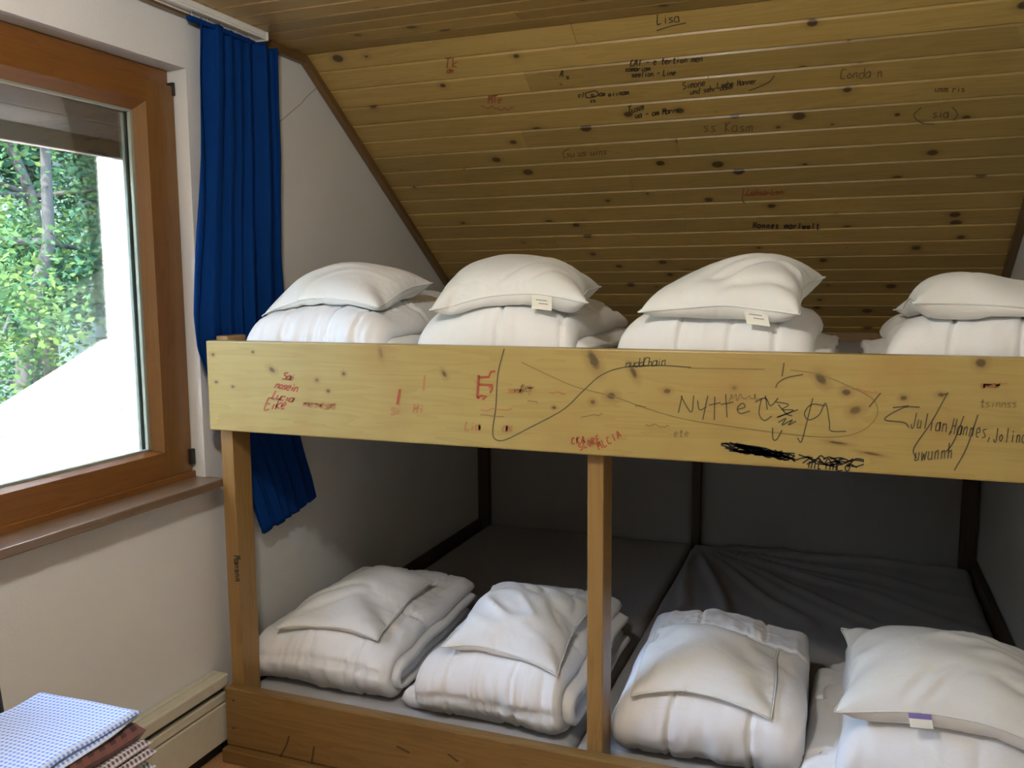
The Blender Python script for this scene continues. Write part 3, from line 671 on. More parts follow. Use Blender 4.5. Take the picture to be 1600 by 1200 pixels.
# ------------------------------------------------------------------ folded duvets
def u_path(Ln, H, t, n, zoff=0.0, yoff=0.0):
    """centre line of a U-fold lying on its side: bottom run, front fold, top run"""
    r = (H-t)/2; run = Ln - r - t/2
    S = 2*run + math.pi*r; s = np.linspace(0, S, n)
    y = np.empty(n); z = np.empty(n); ny = np.empty(n); nz = np.empty(n)
    a = s < run; c = (s >= run) & (s < run+math.pi*r); b = s >= run+math.pi*r
    y[a] = Ln - s[a]; z[a] = t/2; ny[a] = 0; nz[a] = -1
    th = (s[c]-run)/max(r, 1e-6)
    y[c] = r + t/2 - r*np.sin(th); z[c] = H/2 - r*np.cos(th); ny[c] = -np.sin(th); nz[c] = -np.cos(th)
    q = s[b]-run-math.pi*r
    y[b] = r + t/2 + q; z[b] = H - t/2; ny[b] = 0; nz[b] = 1
    return s, y+yoff, z+zoff, ny, nz, S
def puffy(path, w, t, nx, seams_s, seams_x, seed, er=None, x0=0.0, pucker=0.0062, pinch=0.45):
    s, y, z, ny, nz_, S = path; ns = len(s); nz = Noise(seed)
    x = np.linspace(-w/2, w/2, nx)
    Sg, Xg = np.meshgrid(s, x, indexing='ij')
    er = er or t*0.55
    d = np.minimum(np.minimum(Sg, S-Sg)*1.0, np.minimum(Xg+w/2, w/2-Xg))
    prof = np.sqrt(np.clip(1-(1-np.clip(d/er, 0, 1))**2, 0, 1))
    th = t*(0.94 + 0.16*nz(Sg*7, Xg*7))
    wob = 0.010*nz(Sg*9, Xg*9, 5.0)
    pin = np.zeros_like(th); puck = np.zeros_like(th)
    for sk in seams_s:
        ds = Sg - sk - wob; pin = np.maximum(pin, np.exp(-(ds/0.007)**2))
        puck += np.exp(-(np.abs(ds)/0.055)**1.3)*np.sin(Xg*150 + 11*nz(Xg*20, Sg*5, 2.0))*(0.5+0.5*nz(Xg*9, Sg*3, 4.0))
    for xk in seams_x:
        dx = Xg - xk - wob*0.7; pin = np.maximum(pin, 0.6*np.exp(-(dx/0.006)**2))
        puck += 0.5*np.exp(-(np.abs(dx)/0.03)**1.2)*np.sin(Sg*130 + 6*nz(Xg*6, Sg*22, 7.0))
    # rounded fill between seams and pinched stitching
    thick = th*prof*(1 - pinch*pin)
    rid = 1-np.abs(nz(Sg*5+2*nz(Sg*3, Xg*3), Xg*19, 6.0)); wr = (pucker*puck + 0.0045*nz(Sg*12, Xg*22, 1.0) + 0.0022*nz(Sg*30, Xg*50, 9.0) + 0.006*np.clip(rid-0.75, 0, 1)*3*nz(Sg*4, Xg*4, 12.0))*prof
    top = thick/2 + wr; bot = thick/2
    Xo = Xg + x0
    T = np.stack([Xo, y[:, None]+ny[:, None]*top, z[:, None]+nz_[:, None]*top], -1)
    B = np.stack([Xo, y[:, None]-ny[:, None]*bot, z[:, None]-nz_[:, None]*bot], -1)
    idT = np.arange(ns*nx).reshape(ns, nx); idB = idT.copy(); k = ns*nx
    verts = [tuple(v) for v in T.reshape(-1, 3)]
    for i in range(1, ns-1):
        for j in range(1, nx-1):
            idB[i, j] = k; k += 1
    verts += [tuple(v) for v in B[1:-1, 1:-1].reshape(-1, 3)]
    faces = []
    for i in range(ns-1):
        for j in range(nx-1):
            faces.append((idT[i, j], idT[i, j+1], idT[i+1, j+1], idT[i+1, j]))
            faces.append((idB[i, j], idB[i+1, j], idB[i+1, j+1], idB[i, j+1]))
    return np.array(verts), faces
def warp(V, w, Ln, H, seed, droop=0.03, tilt=0.0, lean=0.0, bulge=0.02, skew=0.0):
    nz = Noise(seed+50); V = V.copy()
    x, y, z = V[:, 0].copy(), V[:, 1].copy(), V[:, 2].copy(); h = np.clip(z/H, 0, 1.2)
    ex = np.clip(np.abs(x)/(w/2), 0, 1.1)
    V[:, 2] = z - droop*h*ex**3 + tilt*h*(y/Ln) + bulge*h*(1-ex**2)*np.clip(np.sin(np.pi*np.clip(y/Ln, 0, 1)), 0, 1) + 0.012*h*nz(x*6+3, y*6)
    V[:, 0] = x*(1 - 0.05*h) + lean*h + 0.012*nz(y*7, z*9, 4.4) + skew*(y/Ln)
    V[:, 1] = y + 0.012*nz(x*6, z*8, 2.2) + 0.02*h*np.clip(ex-0.7, 0, 1)
    V[:, 2] = np.maximum(V[:, 2], 0.0)
    return V
def heightmap(verts, res=0.0125):
    lo = verts[:, :2].min(0)-0.3; hi = verts[:, :2].max(0)+0.3
    n = np.ceil((hi-lo)/res).astype(int)+1
    Hm = np.full(n, -9.0); ij = ((verts[:, :2]-lo)/res).astype(int)
    np.maximum.at(Hm, (ij[:, 0], ij[:, 1]), verts[:, 2])
    for _ in range(2):       # fill pin-holes
        P = np.pad(Hm, 1, constant_values=-9)
        nb = np.max([P[a:a+n[0], b:b+n[1]] for a in range(3) for b in range(3)], axis=0)
        Hm = np.where(Hm < -8, nb, Hm)
    return lo, res, Hm
class Ground:
    """height of whatever lies below: mattress plane plus duvet height maps (world coordinates)"""
    def __init__(s, z): s.z = z; s.maps = []
    def add(s, verts): s.maps.append(heightmap(verts))
    def __call__(s, x, y):
        h = np.full(x.shape, s.z)
        for lo, res, Hm in s.maps:
            fx = np.clip((x-lo[0])/res-0.5, 0, Hm.shape[0]-1.001); fy = np.clip((y-lo[1])/res-0.5, 0, Hm.shape[1]-1.001)
            i, j = fx.astype(int), fy.astype(int)
            h = np.maximum(h, np.maximum.reduce([Hm[i, j], Hm[i+1, j], Hm[i, j+1], Hm[i+1, j+1]]))
        return h
ground_low = Ground(ZM+0.003); ground_up = Ground(ZU)
def duvet(x, y, z, w, Ln, H, rz, seed, label, ground, t=0.075, seams=None, sx=None, inner=(0.0, 0.02), layers=None, n_inner=1, group='folded duvets on the sleeping platform', **kw):
    root = empty('folded_duvet', (x, y, z), rz)
    tag(root, label, 'duvet', group)
    allv = []
    R_ = np.array([[math.cos(rz), -math.sin(rz), 0], [math.sin(rz), math.cos(rz), 0], [0, 0, 1]])
    p = u_path(Ln, H, t, 150)
    fold = p[5]/2          # arc length at the middle of the front fold
    seams = [fold-0.03, fold+0.20, fold-0.26, fold+0.42] if seams is None else [fold+q for q in seams]
    sx = [-w*0.22, w*0.25] if sx is None else sx
    V, Fc = puffy(p, w, t, 84, seams, sx, seed)
    V = warp(V, w, Ln, H, seed, **kw); allv.append(V)
    from_data('outer_fold', V, Fc, M['duvet'], root, smooth=True)
    # the layers folded up inside, one U within the other
    gap, z0_, y0_ = H-2*t, t, 0.035
    ti = gap/(2*n_inner)*1.22
    for q in range(n_inner):
        Hi = gap*(1-q/n_inner) + 0.03*(1-0.5*q); zo = z0_ + gap*q/(2*n_inner) - 0.015*(1-0.5*q)
        p2 = u_path(Ln-0.05-0.05*q, Hi, min(ti, Hi*0.49), 90, zoff=zo, yoff=y0_+0.03*q)
        V, Fc = puffy(p2, w+inner[0]-0.02*q, min(ti, Hi*0.49), 50, [p2[5]/2], [], seed+9+q, x0=inner[1]*(1-0.5*q), pucker=0.003)
        V = warp(V, w, Ln, H, seed, **kw); allv.append(V)
        from_data('inner_fold', V, Fc, M['duvet'], root, smooth=True)
    for (lw, ll, lx, ly, lt) in (layers or []):
        s_ = np.linspace(0, ll, 60)
        path = (s_, ly+s_, np.full(60, lt/2), np.zeros(60), np.ones(60), ll)
        V, Fc = puffy(path, lw, lt, 50, [0.05, ll*0.6], [], seed+21, x0=lx, pucker=0.005)
        V[:, 2] = np.maximum(V[:, 2], 0); allv.append(V)
        from_data('bottom_flap', V, Fc, M['duvet'], root, smooth=True)
    Wd = np.concatenate(allv) @ R_.T + np.array([x, y, z])
    ground.add(Wd)
    return root

# ------------------------------------------------------------------ pillows: a sewn bag of cloth is inflated and dropped (position-based cloth)
def pillow_sim(w, h, center, rz, ground, seed, press=1.0, steps=150, nx=50, ny=40, tilt=(0.0, 0.0), drop=0.06, vol=0.5, push=None):
    rs = np.random.RandomState(seed)
    gx, gy = np.meshgrid(np.linspace(-w/2, w/2, nx), np.linspace(-h/2, h/2, ny), indexing='xy')
    # slightly rounded sides so the corners end in points
    X = np.zeros((2, ny, nx, 3)); X[..., 0] = gx; X[..., 1] = gy
    env = np.clip((1-(2*gx/w)**2)*(1-(2*gy/h)**2), 0, 1)**0.5
    X[0, ..., 2] = 0.03*env; X[1, ..., 2] = -0.03*env
    X[..., 2] += rs.normal(0, 0.0008, X.shape[:-1]); 
    lx, ly = w/(nx-1), h/(ny-1); ld = math.hypot(lx, ly)
    X[..., 2] += tilt[0]*X[..., 0] + tilt[1]*X[..., 1]
    c, s = math.cos(rz), math.sin(rz)
    x0, y0 = X[..., 0].copy(), X[..., 1].copy()
    X[..., 0] = c*x0 - s*y0 + center[0]; X[..., 1] = s*x0 + c*y0 + center[1]
    gmax = ground(X[0, ..., 0], X[0, ..., 1]).max()
    X[..., 2] += gmax + drop
    V = np.zeros_like(X)
    def seam():
        for sl in ((slice(None), 0), (slice(None), -1), (0, slice(None)), (-1, slice(None))):
            m = (X[0][sl]+X[1][sl])*0.5; X[0][sl] = m; X[1][sl] = m
    def con(a, b, l0, k, only_compress=False, only_stretch=False):
        d = b-a; ln = np.sqrt((d*d).sum(-1, keepdims=True))+1e-9
        diff = (ln-l0)/ln
        if only_compress: diff = np.minimum(diff, 0)
        if only_stretch: diff = np.maximum(diff, 0)
        corr = d*(0.5*k*diff); a += corr; b -= corr
    seam(); dt = 1.0
    fn = Noise(seed+300); fill = 1.0 + 0.9*fn(gx*11+5, gy*11) + 0.5*fn(gx*24, gy*24, 3.0)
    v0 = w*h*0.16*vol*(w*h)**0.5*1.55
    for it in range(steps):
        V *= 0.90; V[..., 2] -= 0.00018
        # pressure along normals
        gu = np.gradient(X, axis=2); gv = np.gradient(X, axis=1); nrm = np.cross(gu, gv)
        vol_now = abs(((X[0, ..., 2]-X[1, ..., 2])*np.abs(nrm[0, ..., 2])).sum())
        pr = np.clip((v0-vol_now)/v0, -0.2, 1.0)
        un_ = nrm/(np.sqrt((nrm**2).sum(-1, keepdims=True))+1e-9)
        V[0] += un_[0]*(0.0032*pr*press*fill)[..., None]; V[1] -= un_[1]*0.0032*pr*press
        if push is not None and it < steps*0.7: V += push(X)
        P0 = X.copy(); X += V
        for k in range(7):
            for o in (0, 1):
                n = (nx-o)//2*2+o
                con(X[:, :, o:n:2], X[:, :, o+1:n:2], lx, 1.0)
                n = (ny-o)//2*2+o
                con(X[:, o:n:2, :], X[:, o+1:n:2, :], ly, 1.0)
            for o in (0, 1):
                n = (ny-o)//2*2+o
                con(X[:, o:n:2, :-1], X[:, o+1:n:2, 1:], ld, 0.35)
                con(X[:, o:n:2, 1:], X[:, o+1:n:2, :-1], ld, 0.35)
            if k == 0:
                con(X[:, :, :-4], X[:, :, 4:], 4*lx, 0.03, only_compress=True); con(X[:, :-4, :], X[:, 4:, :], 4*ly, 0.03, only_compress=True)
                con(X[:, :, :-2], X[:, :, 2:], 2*lx, 0.07, only_compress=True); con(X[:, :-2, :], X[:, 2:, :], 2*ly, 0.07, only_compress=True)
            seam()
        g = ground(X[..., 0], X[..., 1]) + 0.002
        below = X[..., 2] < g
        X[..., 2] = np.where(below, np.minimum(g, X[..., 2]+0.01), X[..., 2])
        X[..., 0] = np.clip(X[..., 0], 0.075, W-0.012)
        V = X-P0
        V[below] *= np.array([0.35, 0.35, 0.3])
        np.clip(V, -0.02, 0.02, out=V)
    return X
def grid2_mesh(X):
    _, ny, nx, _ = X.shape
    idT = np.arange(ny*nx).reshape(ny, nx); idB = idT.copy(); k = ny*nx
    verts = list(X[0].reshape(-1, 3)); 
    for i in range(1, ny-1):
        for j in range(1, nx-1):
            idB[i, j] = k; k += 1
    verts += list(X[1, 1:-1, 1:-1].reshape(-1, 3))
    faces = []
    for i in range(ny-1):
        for j in range(nx-1):
            faces.append((idT[i, j], idT[i, j+1], idT[i+1, j+1], idT[i+1, j]))
            faces.append((idB[i, j], idB[i+1, j], idB[i+1, j+1], idB[i, j+1]))
    return np.array(verts), faces
def pillow(w, h, center, rz, ground, seed, label, tagpos=None, purple=False, crease=0.012, crease_dir=0.6, **kw):
    X = pillow_sim(w, h, center, rz, ground, seed, **kw)
    ny_, nx_ = X.shape[1:3]; nzp = Noise(seed+700)
    jx, iy = np.meshgrid(np.arange(nx_)/(nx_-1)*w, np.arange(ny_)/(ny_-1)*h)
    ed = np.minimum(np.minimum(jx, w-jx), np.minimum(iy, h-iy)); a_ = 0.6*nzp(jx*3, iy*3, 2.0)+crease_dir
    uu = jx*np.cos(a_)+iy*np.sin(a_); vv = -jx*np.sin(a_)+iy*np.cos(a_)
    rid = np.clip(1-np.abs(nzp(uu*4.5, vv*13, 5.0))*1.7, 0, 1)**2*nzp(uu*5+9, vv*5, 8.0)
    per = np.where(np.minimum(jx, w-jx) < np.minimum(iy, h-iy), iy, jx)
    ripple = np.sin(per*210+5*nzp(per*14, ed*9, 1.0))*np.exp(-ed/0.022)*np.clip(ed/0.01, 0, 1)*(0.4+0.6*nzp(per*7, 0.5, 3.0))
    dsp = crease*rid*np.clip(ed/0.05, 0, 1) + 0.0028*ripple
    for k_, sg in ((0, 1), (1, -1)):
        n_ = np.cross(np.gradient(X[k_], axis=1), np.gradient(X[k_], axis=0)); n_ /= np.linalg.norm(n_, axis=-1, keepdims=True)+1e-9
        X[k_] += n_*(sg*(dsp if k_ == 0 else 0.0028*ripple))[..., None]
    V, Fc = grid2_mesh(X)
    base_ = np.array([V[:, 0].mean(), V[:, 1].mean(), V[:, 2].min()])
    root = tag(empty('pillow', base_), label, 'pillow', 'white pillows on the folded duvets')
    o = from_data('cover', V-base_, Fc, M['pillow'], root, smooth=True)
    sm = o.modifiers.new('smooth', 'SUBSURF'); sm.levels = 1; sm.render_levels = 1
    # seam cord along the edge
    bm = bmesh.new(); E = X[0]
    loop = [E[0, j] for j in range(E.shape[1])] + [E[i, -1] for i in range(1, E.shape[0])] + [E[-1, j] for j in range(E.shape[1]-2, -1, -1)] + [E[i, 0] for i in range(E.shape[0]-2, -1, -1)]
    bm_tube(bm, [tuple(p-base_) for p in loop], 0.0022, 5)
    from_bm('seam', bm, M['pillow'], root, smooth=True)
    if tagpos is not None:
        side, f, tw, tl, dirv = tagpos
        if side == 'front': j = int(f*(X.shape[2]-1)); p = X[0, 0, j].copy(); e = X[0, 0, min(j+3, X.shape[2]-1)]-X[0, 0, max(j-3, 0)]
        else: i = int(f*(X.shape[1]-1)); p = X[0, i, -1].copy(); e = X[0, min(i+3, X.shape[1]-1), -1]-X[0, max(i-3, 0), -1]
        e = e/np.linalg.norm(e); dv = np.array(dirv, float); dv /= np.linalg.norm(dv)
        nn = np.cross(e, dv); nn /= np.linalg.norm(nn)
        vs_ = []
        for a in range(5):
            q = a/4
            for sg in (-1, 1):
                for off in (0.0006, -0.0006):
                    vs_.append(p - base_ + e*tw/2*sg + dv*(tl*q-0.004) + nn*(off+0.006*math.sin(q*2.2)) )
        fs = []
        for a in range(4):
            b0, b1 = a*4, a*4+4
            fs += [(b0, b1, b1+2, b0+2), (b0+1, b0+3, b1+3, b1+1), (b0, b0+1, b1+1, b1), (b0+2, b1+2, b1+3, b0+3)]
        fs += [(16, 17, 19, 18), (0, 2, 3, 1)]
        lb = from_data('care_label', vs_, fs, M['label'], root)
        sgn = 1.0 if (nn @ (CAM-p)) > 0 else -1.0
        if purple:
            vs2 = []
            for a in (0.12, 0.46):
                for sg in (-1, 1): vs2.append(p-base_ + e*tw/2*sg*1.0 + dv*(tl*a-0.004) + nn*(0.0014*sgn+0.006*math.sin(a*2.2)))
            from_data('purple_stripe', vs2, [(0, 2, 3, 1)], M['purple'], lb)
        else:
            vs2, f2 = [], []
            for r_, (x_a, x_b) in enumerate(((-0.3, 0.25), (-0.15, 0.3))):
                a = 0.4+0.2*r_
                for a_ in (a, a+0.05):
                    for sg in (x_a, x_b): vs2.append(p-base_ + e*tw*sg + dv*(tl*a_-0.004) + nn*(0.0014*sgn+0.006*math.sin(a_*2.2)))
                f2.append((r_*4, r_*4+2, r_*4+3, r_*4+1))
            from_data('care_print', vs2, f2, M['print'], lb)
    return root

# lower row
duvet(0.315, 0.055, ZM, 0.53, 0.72, 0.205, 0.03, 11, 'folded white duvet on lower level beside the left post', ground_low, t=0.056, n_inner=2, lean=0.01, droop=0.035, inner=(0.02, 0.012), seams=[0.02, 0.3], sx=[-0.02, 0.15])
duvet(0.905, 0.03, ZM, 0.47, 0.74, 0.21, 0.0, 12, 'folded white duvet on lower level just left of the middle post', ground_low, t=0.060, n_inner=2, droop=0.03, inner=(0.03, 0.02), seams=[-0.01, 0.27, 0.5], sx=[-0.12, 0.09], layers=[(0.34, 0.62, -0.12, 0.05, 0.075)])
duvet(1.535, 0.03, ZM, 0.51, 0.62, 0.235, 0.02, 13, 'folded white duvet on lower level right of the middle post', ground_low, t=0.085, droop=0.035, seams=[0.4], sx=[-0.09, 0.12], inner=(0.01, 0.0))
duvet(2.10, 0.0, ZM, 0.50, 0.66, 0.22, -0.03, 14, 'puffy white duvet on lower level at right edge under a labelled pillow', ground_low, t=0.09, droop=0.05, seams=[0.3], sx=[], inner=(0.05, -0.02), layers=[(0.60, 0.60, -0.03, 0.03, 0.11)])
# upper row
duvet(0.382, 0.0, ZU, 0.49, 0.74, 0.203, 0.0, 21, 'folded white duvet on upper level next to the blue curtain', ground_up, t=0.078, droop=0.045, seams=[-0.02, 0.3], sx=[-0.1, 0.05, 0.16], inner=(0.03, 0.02), tilt=0.035)
duvet(0.945, 0.0, ZU, 0.48, 0.66, 0.212, 0.0, 22, 'folded white duvet on upper level, second from the curtain', ground_up, t=0.082, droop=0.045, seams=[0.35], sx=[0.02, 0.2], inner=(0.04, 0.015), tilt=0.01)
duvet(1.54, 0.0, ZU, 0.50, 0.64, 0.198, 0.0, 23, 'folded white duvet on upper level, third from the curtain', ground_up, t=0.078, droop=0.03, seams=[0.28], sx=[-0.08, 0.05, 0.16], inner=(0.03, 0.03))
duvet(2.15, 0.0, ZU, 0.44, 0.66, 0.185, 0.0, 24, 'folded white duvet on upper level at right edge of the photo', ground_up, t=0.078, droop=0.035, seams=[0.25], sx=[-0.08, 0.07], inner=(0.05, -0.03))

pillow(0.36, 0.49, (0.325, 0.33), 0.10, ground_low, 31, 'white pillow lying on the lower duvet beside the left post', vol=0.46)
pillow(0.37, 0.46, (0.935, 0.295), 0.05, ground_low, 32, 'creased white pillow on the lower duvet left of the middle post', vol=0.66, crease=0.024, crease_dir=-0.7)
pillow(0.385, 0.36, (1.515, 0.21), 0.02, ground_low, 33, 'flat white pillow on the lower duvet right of the middle post', vol=0.34, crease_dir=1.4)
pillow(0.56, 0.46, (2.13, 0.23), -0.05, ground_low, 34, 'plump white pillow with purple-striped label at lower right', vol=0.85, crease=0.026, crease_dir=0.3, tagpos=('front', 0.36, 0.05, 0.04, (0.1, -0.6, -0.5)), purple=True)
pillow(0.44, 0.36, (0.36, 0.25), 0.0, ground_up, 41, 'white pillow with pointed ends on the upper duvet by the curtain', vol=0.62)
pillow(0.45, 0.42, (0.965, 0.21), 0.20, ground_up, 42, 'white pillow with hanging label on second upper duvet from the curtain', vol=0.76, tagpos=('front', 0.72, 0.055, 0.045, (0.1, -0.35, -0.9)))
pillow(0.40, 0.42, (1.565, 0.18), -0.12, ground_up, 43, 'white pillow with hanging label on third upper duvet from the curtain', vol=0.74, crease=0.026, crease_dir=1.2, tagpos=('front', 0.72, 0.055, 0.045, (0.25, -0.35, -0.9)))
pillow(0.45, 0.42, (2.19, 0.21), 0.06, ground_up, 44, 'white pillow with stringy corner on upper duvet at right edge', vol=0.56)

# ------------------------------------------------------------------ curtain and rail
def curtain():
    XC = 0.036
    left = [(310, -8), (311, 130), (308, 300), (301, 440), (299, 490), (303, 545), (322, 600), (342, 650), (362, 720), (385, 790), (400, 832)]
    right = [(427, 30), (432, 130), (436, 250), (440, 400), (445, 500), (455, 600), (468, 680), (478, 740), (487, 792)]
    Lp = np.array([at(u, v, 0, XC) for u, v in left]); Rp = np.array([at(u, v, 0, XC) for u, v in right])
    zt, nzr, nu = 2.256, 90, 160
    nz = Noise(77)
    verts = []
    for i in range(nzr):
        f = i/(nzr-1)
        for j in range(nu):
            q = j/(nu-1)
            zb = np.interp(q, [0, .15, .5, .8, 1.0], [0.652, 0.660, 0.672, 0.690, 0.705])
            ph = (q+0.035*math.sin(q*11+1))*2*math.pi*6.5
            z = zt + (zb-zt)*f
            yl = np.interp(-z, -Lp[:, 2], Lp[:, 1]); yr = np.interp(-z, -Rp[:, 2], Rp[:, 1])
            y = yl + (yr-yl)*q + 0.006*math.sin(ph*2+1)
            pinch = 1.0
            amp = 0.015*(0.65+0.35*math.sin(q*9+f*3))
            x = XC + amp*math.sin(ph + 0.9*float(nz(q*4, f*2.5))) + 0.004*float(nz(q*9, f*9))
            if z < ZB-0.05:
                k = min(1, (ZB-0.05-z)/0.2); x += 0.022*k
            x = min(max(x, 0.008), 0.058 + (0.05 if z < ZB-0.03 else 0) + (0.03 if z > ZT+0.1 else 0))
            verts.append((x, y, z + (0.006*math.sin(ph)*(f > 0.985))))
    idx = np.arange(nzr*nu).reshape(nzr, nu)
    faces = [(idx[i, j], idx[i, j+1], idx[i+1, j+1], idx[i+1, j]) for i in range(nzr-1) for j in range(nu-1)]
    V = np.array(verts)
    root = tag(empty('curtain', (0.036, 0.1, 0.65)), 'long blue curtain bunched at the corner by the window', 'curtain')
    o = from_data('curtain_fabric', V-np.array([0.036, 0.1, 0.65]), faces, M['curtain'], root, smooth=True)
    so = o.modifiers.new('thickness', 'SOLIDIFY'); so.thickness = 0.0012; so.offset = 0
    # heading tape with hooks
    t = box('heading_tape', (0.026, -0.04, 2.240), (0.046, 0.24, 2.254), M['curtain'], None, 0.004); t.parent = root; t.location = Vector(t.location)-Vector(root.location)
    for k in range(5):
        bm = bmesh.new(); bm_tube(bm, [(0, 0, -0.012), (0, 0, 0.012), (0.004, 0, 0.016)], 0.002, 6)
        from_bm('curtain_hook', bm, M['white_plastic'], root, loc=Vector((0.04, -0.03+0.065*k, 2.254))-Vector(root.location))
curtain()
rail = tag(empty('curtain_rail', (0.05, -0.6, 2.262)), 'white curtain rail fixed under the ceiling above the window', 'curtain rail')
def rpart(name, lo, hi, mat):
    o = box(name, lo, hi, mat, None, 0.003); o.parent = rail; o.location = Vector(o.location)-Vector(rail.location); return o
rpart('rail_body', (0.030, -1.55, 2.266), (0.075, 0.275, 2.284), M['white_plastic'])
rpart('rail_lip', (0.030, -1.55, 2.258), (0.036, 0.275, 2.266), M['white_plastic'])
rpart('rail_lip', (0.069, -1.55, 2.258), (0.075, 0.275, 2.266), M['white_plastic'])
rpart('end_stop', (0.028, 0.275, 2.256), (0.077, 0.285, 2.284), M['white_plastic'])

# ------------------------------------------------------------------ chair with folded checked towels
chair = tag(empty('chair', (0.49, -1.21, 0)), 'dark tubular steel chair carrying the folded checked towels', 'chair')
def cpart(name, fn, mat):
    bm = bmesh.new(); fn(bm); return from_bm(name, bm, mat, chair, smooth=True)
def tube(pts, r=0.011): return lambda bm: bm_tube(bm, pts, r, 10)
cpart('seat', lambda bm: bm_box(bm, (-0.13, -0.21, 0.43), (0.28, 0.21, 0.45), 0.008, 3), M['pine_post'])
for sy in (-0.19, 0.19):
    cpart('back_leg', tube([(-0.19, sy, 0.0), (-0.15, sy, 0.42), (-0.152, sy, 0.50), (-0.156, sy, 0.66), (-0.178, sy, 0.84)], 0.0095), M['dark_metal'])
    cpart('front_leg', tube([(0.27, sy, 0.0), (0.24, sy, 0.42)]), M['dark_metal'])
    cpart('seat_rail', tube([(-0.15, sy, 0.42), (0.24, sy, 0.42)]), M['dark_metal'])
cpart('backrest', lambda bm: bm_box(bm, (-0.195, -0.18, 0.76), (-0.178, 0.18, 0.84), 0.008, 3), M['pine_post'])

def towel(cx, cy, z, w, d, th, rz, mat, seed, label, name='folded_towel'):
    """folded towel: a U-fold opening away, like a small flat duvet, with woven-check UVs in metres"""
    nz = Noise(seed)
    nl = 3; V_all, F_all, U_all = [], [], []
    def sheet(z0, t0, ww, dd, ox, oy, k):
        nx, ny = 40, 28
        x = np.linspace(-ww/2, ww/2, nx); y = np.linspace(-dd/2, dd/2, ny)
        Y, X = np.meshgrid(y, x, indexing='ij')
        dm = np.minimum(ww/2-np.abs(X), dd/2-np.abs(Y)); er = t0*0.5
        pr = np.sqrt(np.clip(1-(1-np.clip(dm/er, 0, 1))**2, 0, 1))
        mid = z0 + t0/2 + 0.0035*nz(X*9, Y*9, k) ; Xd = X + ox + 0.006*nz(Y*12, X*3, k+2.0); Yd = Y + oy + 0.006*nz(X*12, Y*3, k+5.0)
        T = np.stack([Xd, Yd, mid+pr*t0/2], -1).reshape(-1, 3); B = np.stack([Xd, Yd, mid-pr*t0/2], -1).reshape(-1, 3)
        o = sum(len(v) for v in V_all); V_all.append(np.concatenate([T, B])); uv = np.stack([X, Y], -1).reshape(-1, 2); U_all.append(np.concatenate([uv, uv]))
        idx = np.arange(nx*ny).reshape(ny, nx)
        for i in range(ny-1):
            for j in range(nx-1):
                F_all.append((o+idx[i, j], o+idx[i, j+1], o+idx[i+1, j+1], o+idx[i+1, j])); q = o+nx*ny
                F_all.append((q+idx[i, j], q+idx[i+1, j], q+idx[i+1, j+1], q+idx[i, j+1]))
    rs = random.Random(seed)
    lt = th/2
    if seed % 2: lt = th
    for k in range(1 if seed % 2 else 2): sheet(k*lt*0.96, lt*1.05, w-0.012*k+rs.uniform(-.006, .006), d+rs.uniform(-.008, .008), rs.uniform(-.004, .004), rs.uniform(-.004, .004), k*3.0)
    o = from_data(name, np.concatenate(V_all), F_all, mat, smooth=True, uvs=np.concatenate(U_all))
    o.location = (cx, cy, z); o.rotation_euler = (0, 0, rz)
    return tag(o, label, 'towel', 'checked towels stacked on the chair')
stack = [('check_navy', 'navy checked towel at the bottom of the stack on the chair'), ('check_grey', 'grey checked towel second from bottom of the chair stack'),
         ('check_navy', 'navy checked towel third from bottom of the chair stack'), ('check_grey', 'grey and white checked towel in the middle of the chair stack'),
         ('check_brown', 'brown and white checked towel below the red one in the chair stack'), ('check_red', 'dark red towel directly under the top blue checked towel'),
         ('check_blue', 'light blue checked towel on top of the chair stack')]
z = 0.452
TCX, TCY = 0.49, -1.11
for k, (mt, lb) in enumerate(stack):
    th = 0.033 if k < 6 else 0.026
    dx = [0.03, 0.035, 0.03, 0.03, 0.022, 0.004, 0.0][k]
    towel(TCX+dx+rng.uniform(-.006, .006), TCY+rng.uniform(-.008, .008), z, 0.26, 0.34, th, rng.uniform(-0.05, 0.05), M[mt], 60+k, lb)
    z += th + 0.0005

# ------------------------------------------------------------------ ceiling lamp (behind the photographer's view, above the room's middle)
LX, LY = 1.15, -1.50
lamp = tag(empty('ceiling_lamp', (LX, LY, ZC-0.11)), 'round opal glass ceiling lamp in the middle of the room', 'lamp')
bm = bmesh.new(); bmesh.ops.create_cone(bm, cap_ends=True, segments=40, radius1=0.10, radius2=0.10, depth=0.022)
from_bm('lamp_base', bm, M['white_plastic'], lamp, loc=(0, 0, 0.097))
mg, nt, b_ = new_mat('opal_glass_glow')
b_.inputs['Base Color'].default_value = (0.9, 0.9, 0.88, 1); b_.inputs['Emission Color'].default_value = (1.0, 0.99, 0.97, 1); b_.inputs['Emission Strength'].default_value = LAMP_STRENGTH
bm = bmesh.new(); bmesh.ops.create_uvsphere(bm, u_segments=32, v_segments=16, radius=0.085)
for v in bm.verts: v.co.z = v.co.z*0.8
from_bm('opal_shade', bm, mg, lamp, smooth=True, loc=(0, 0, 0.022))

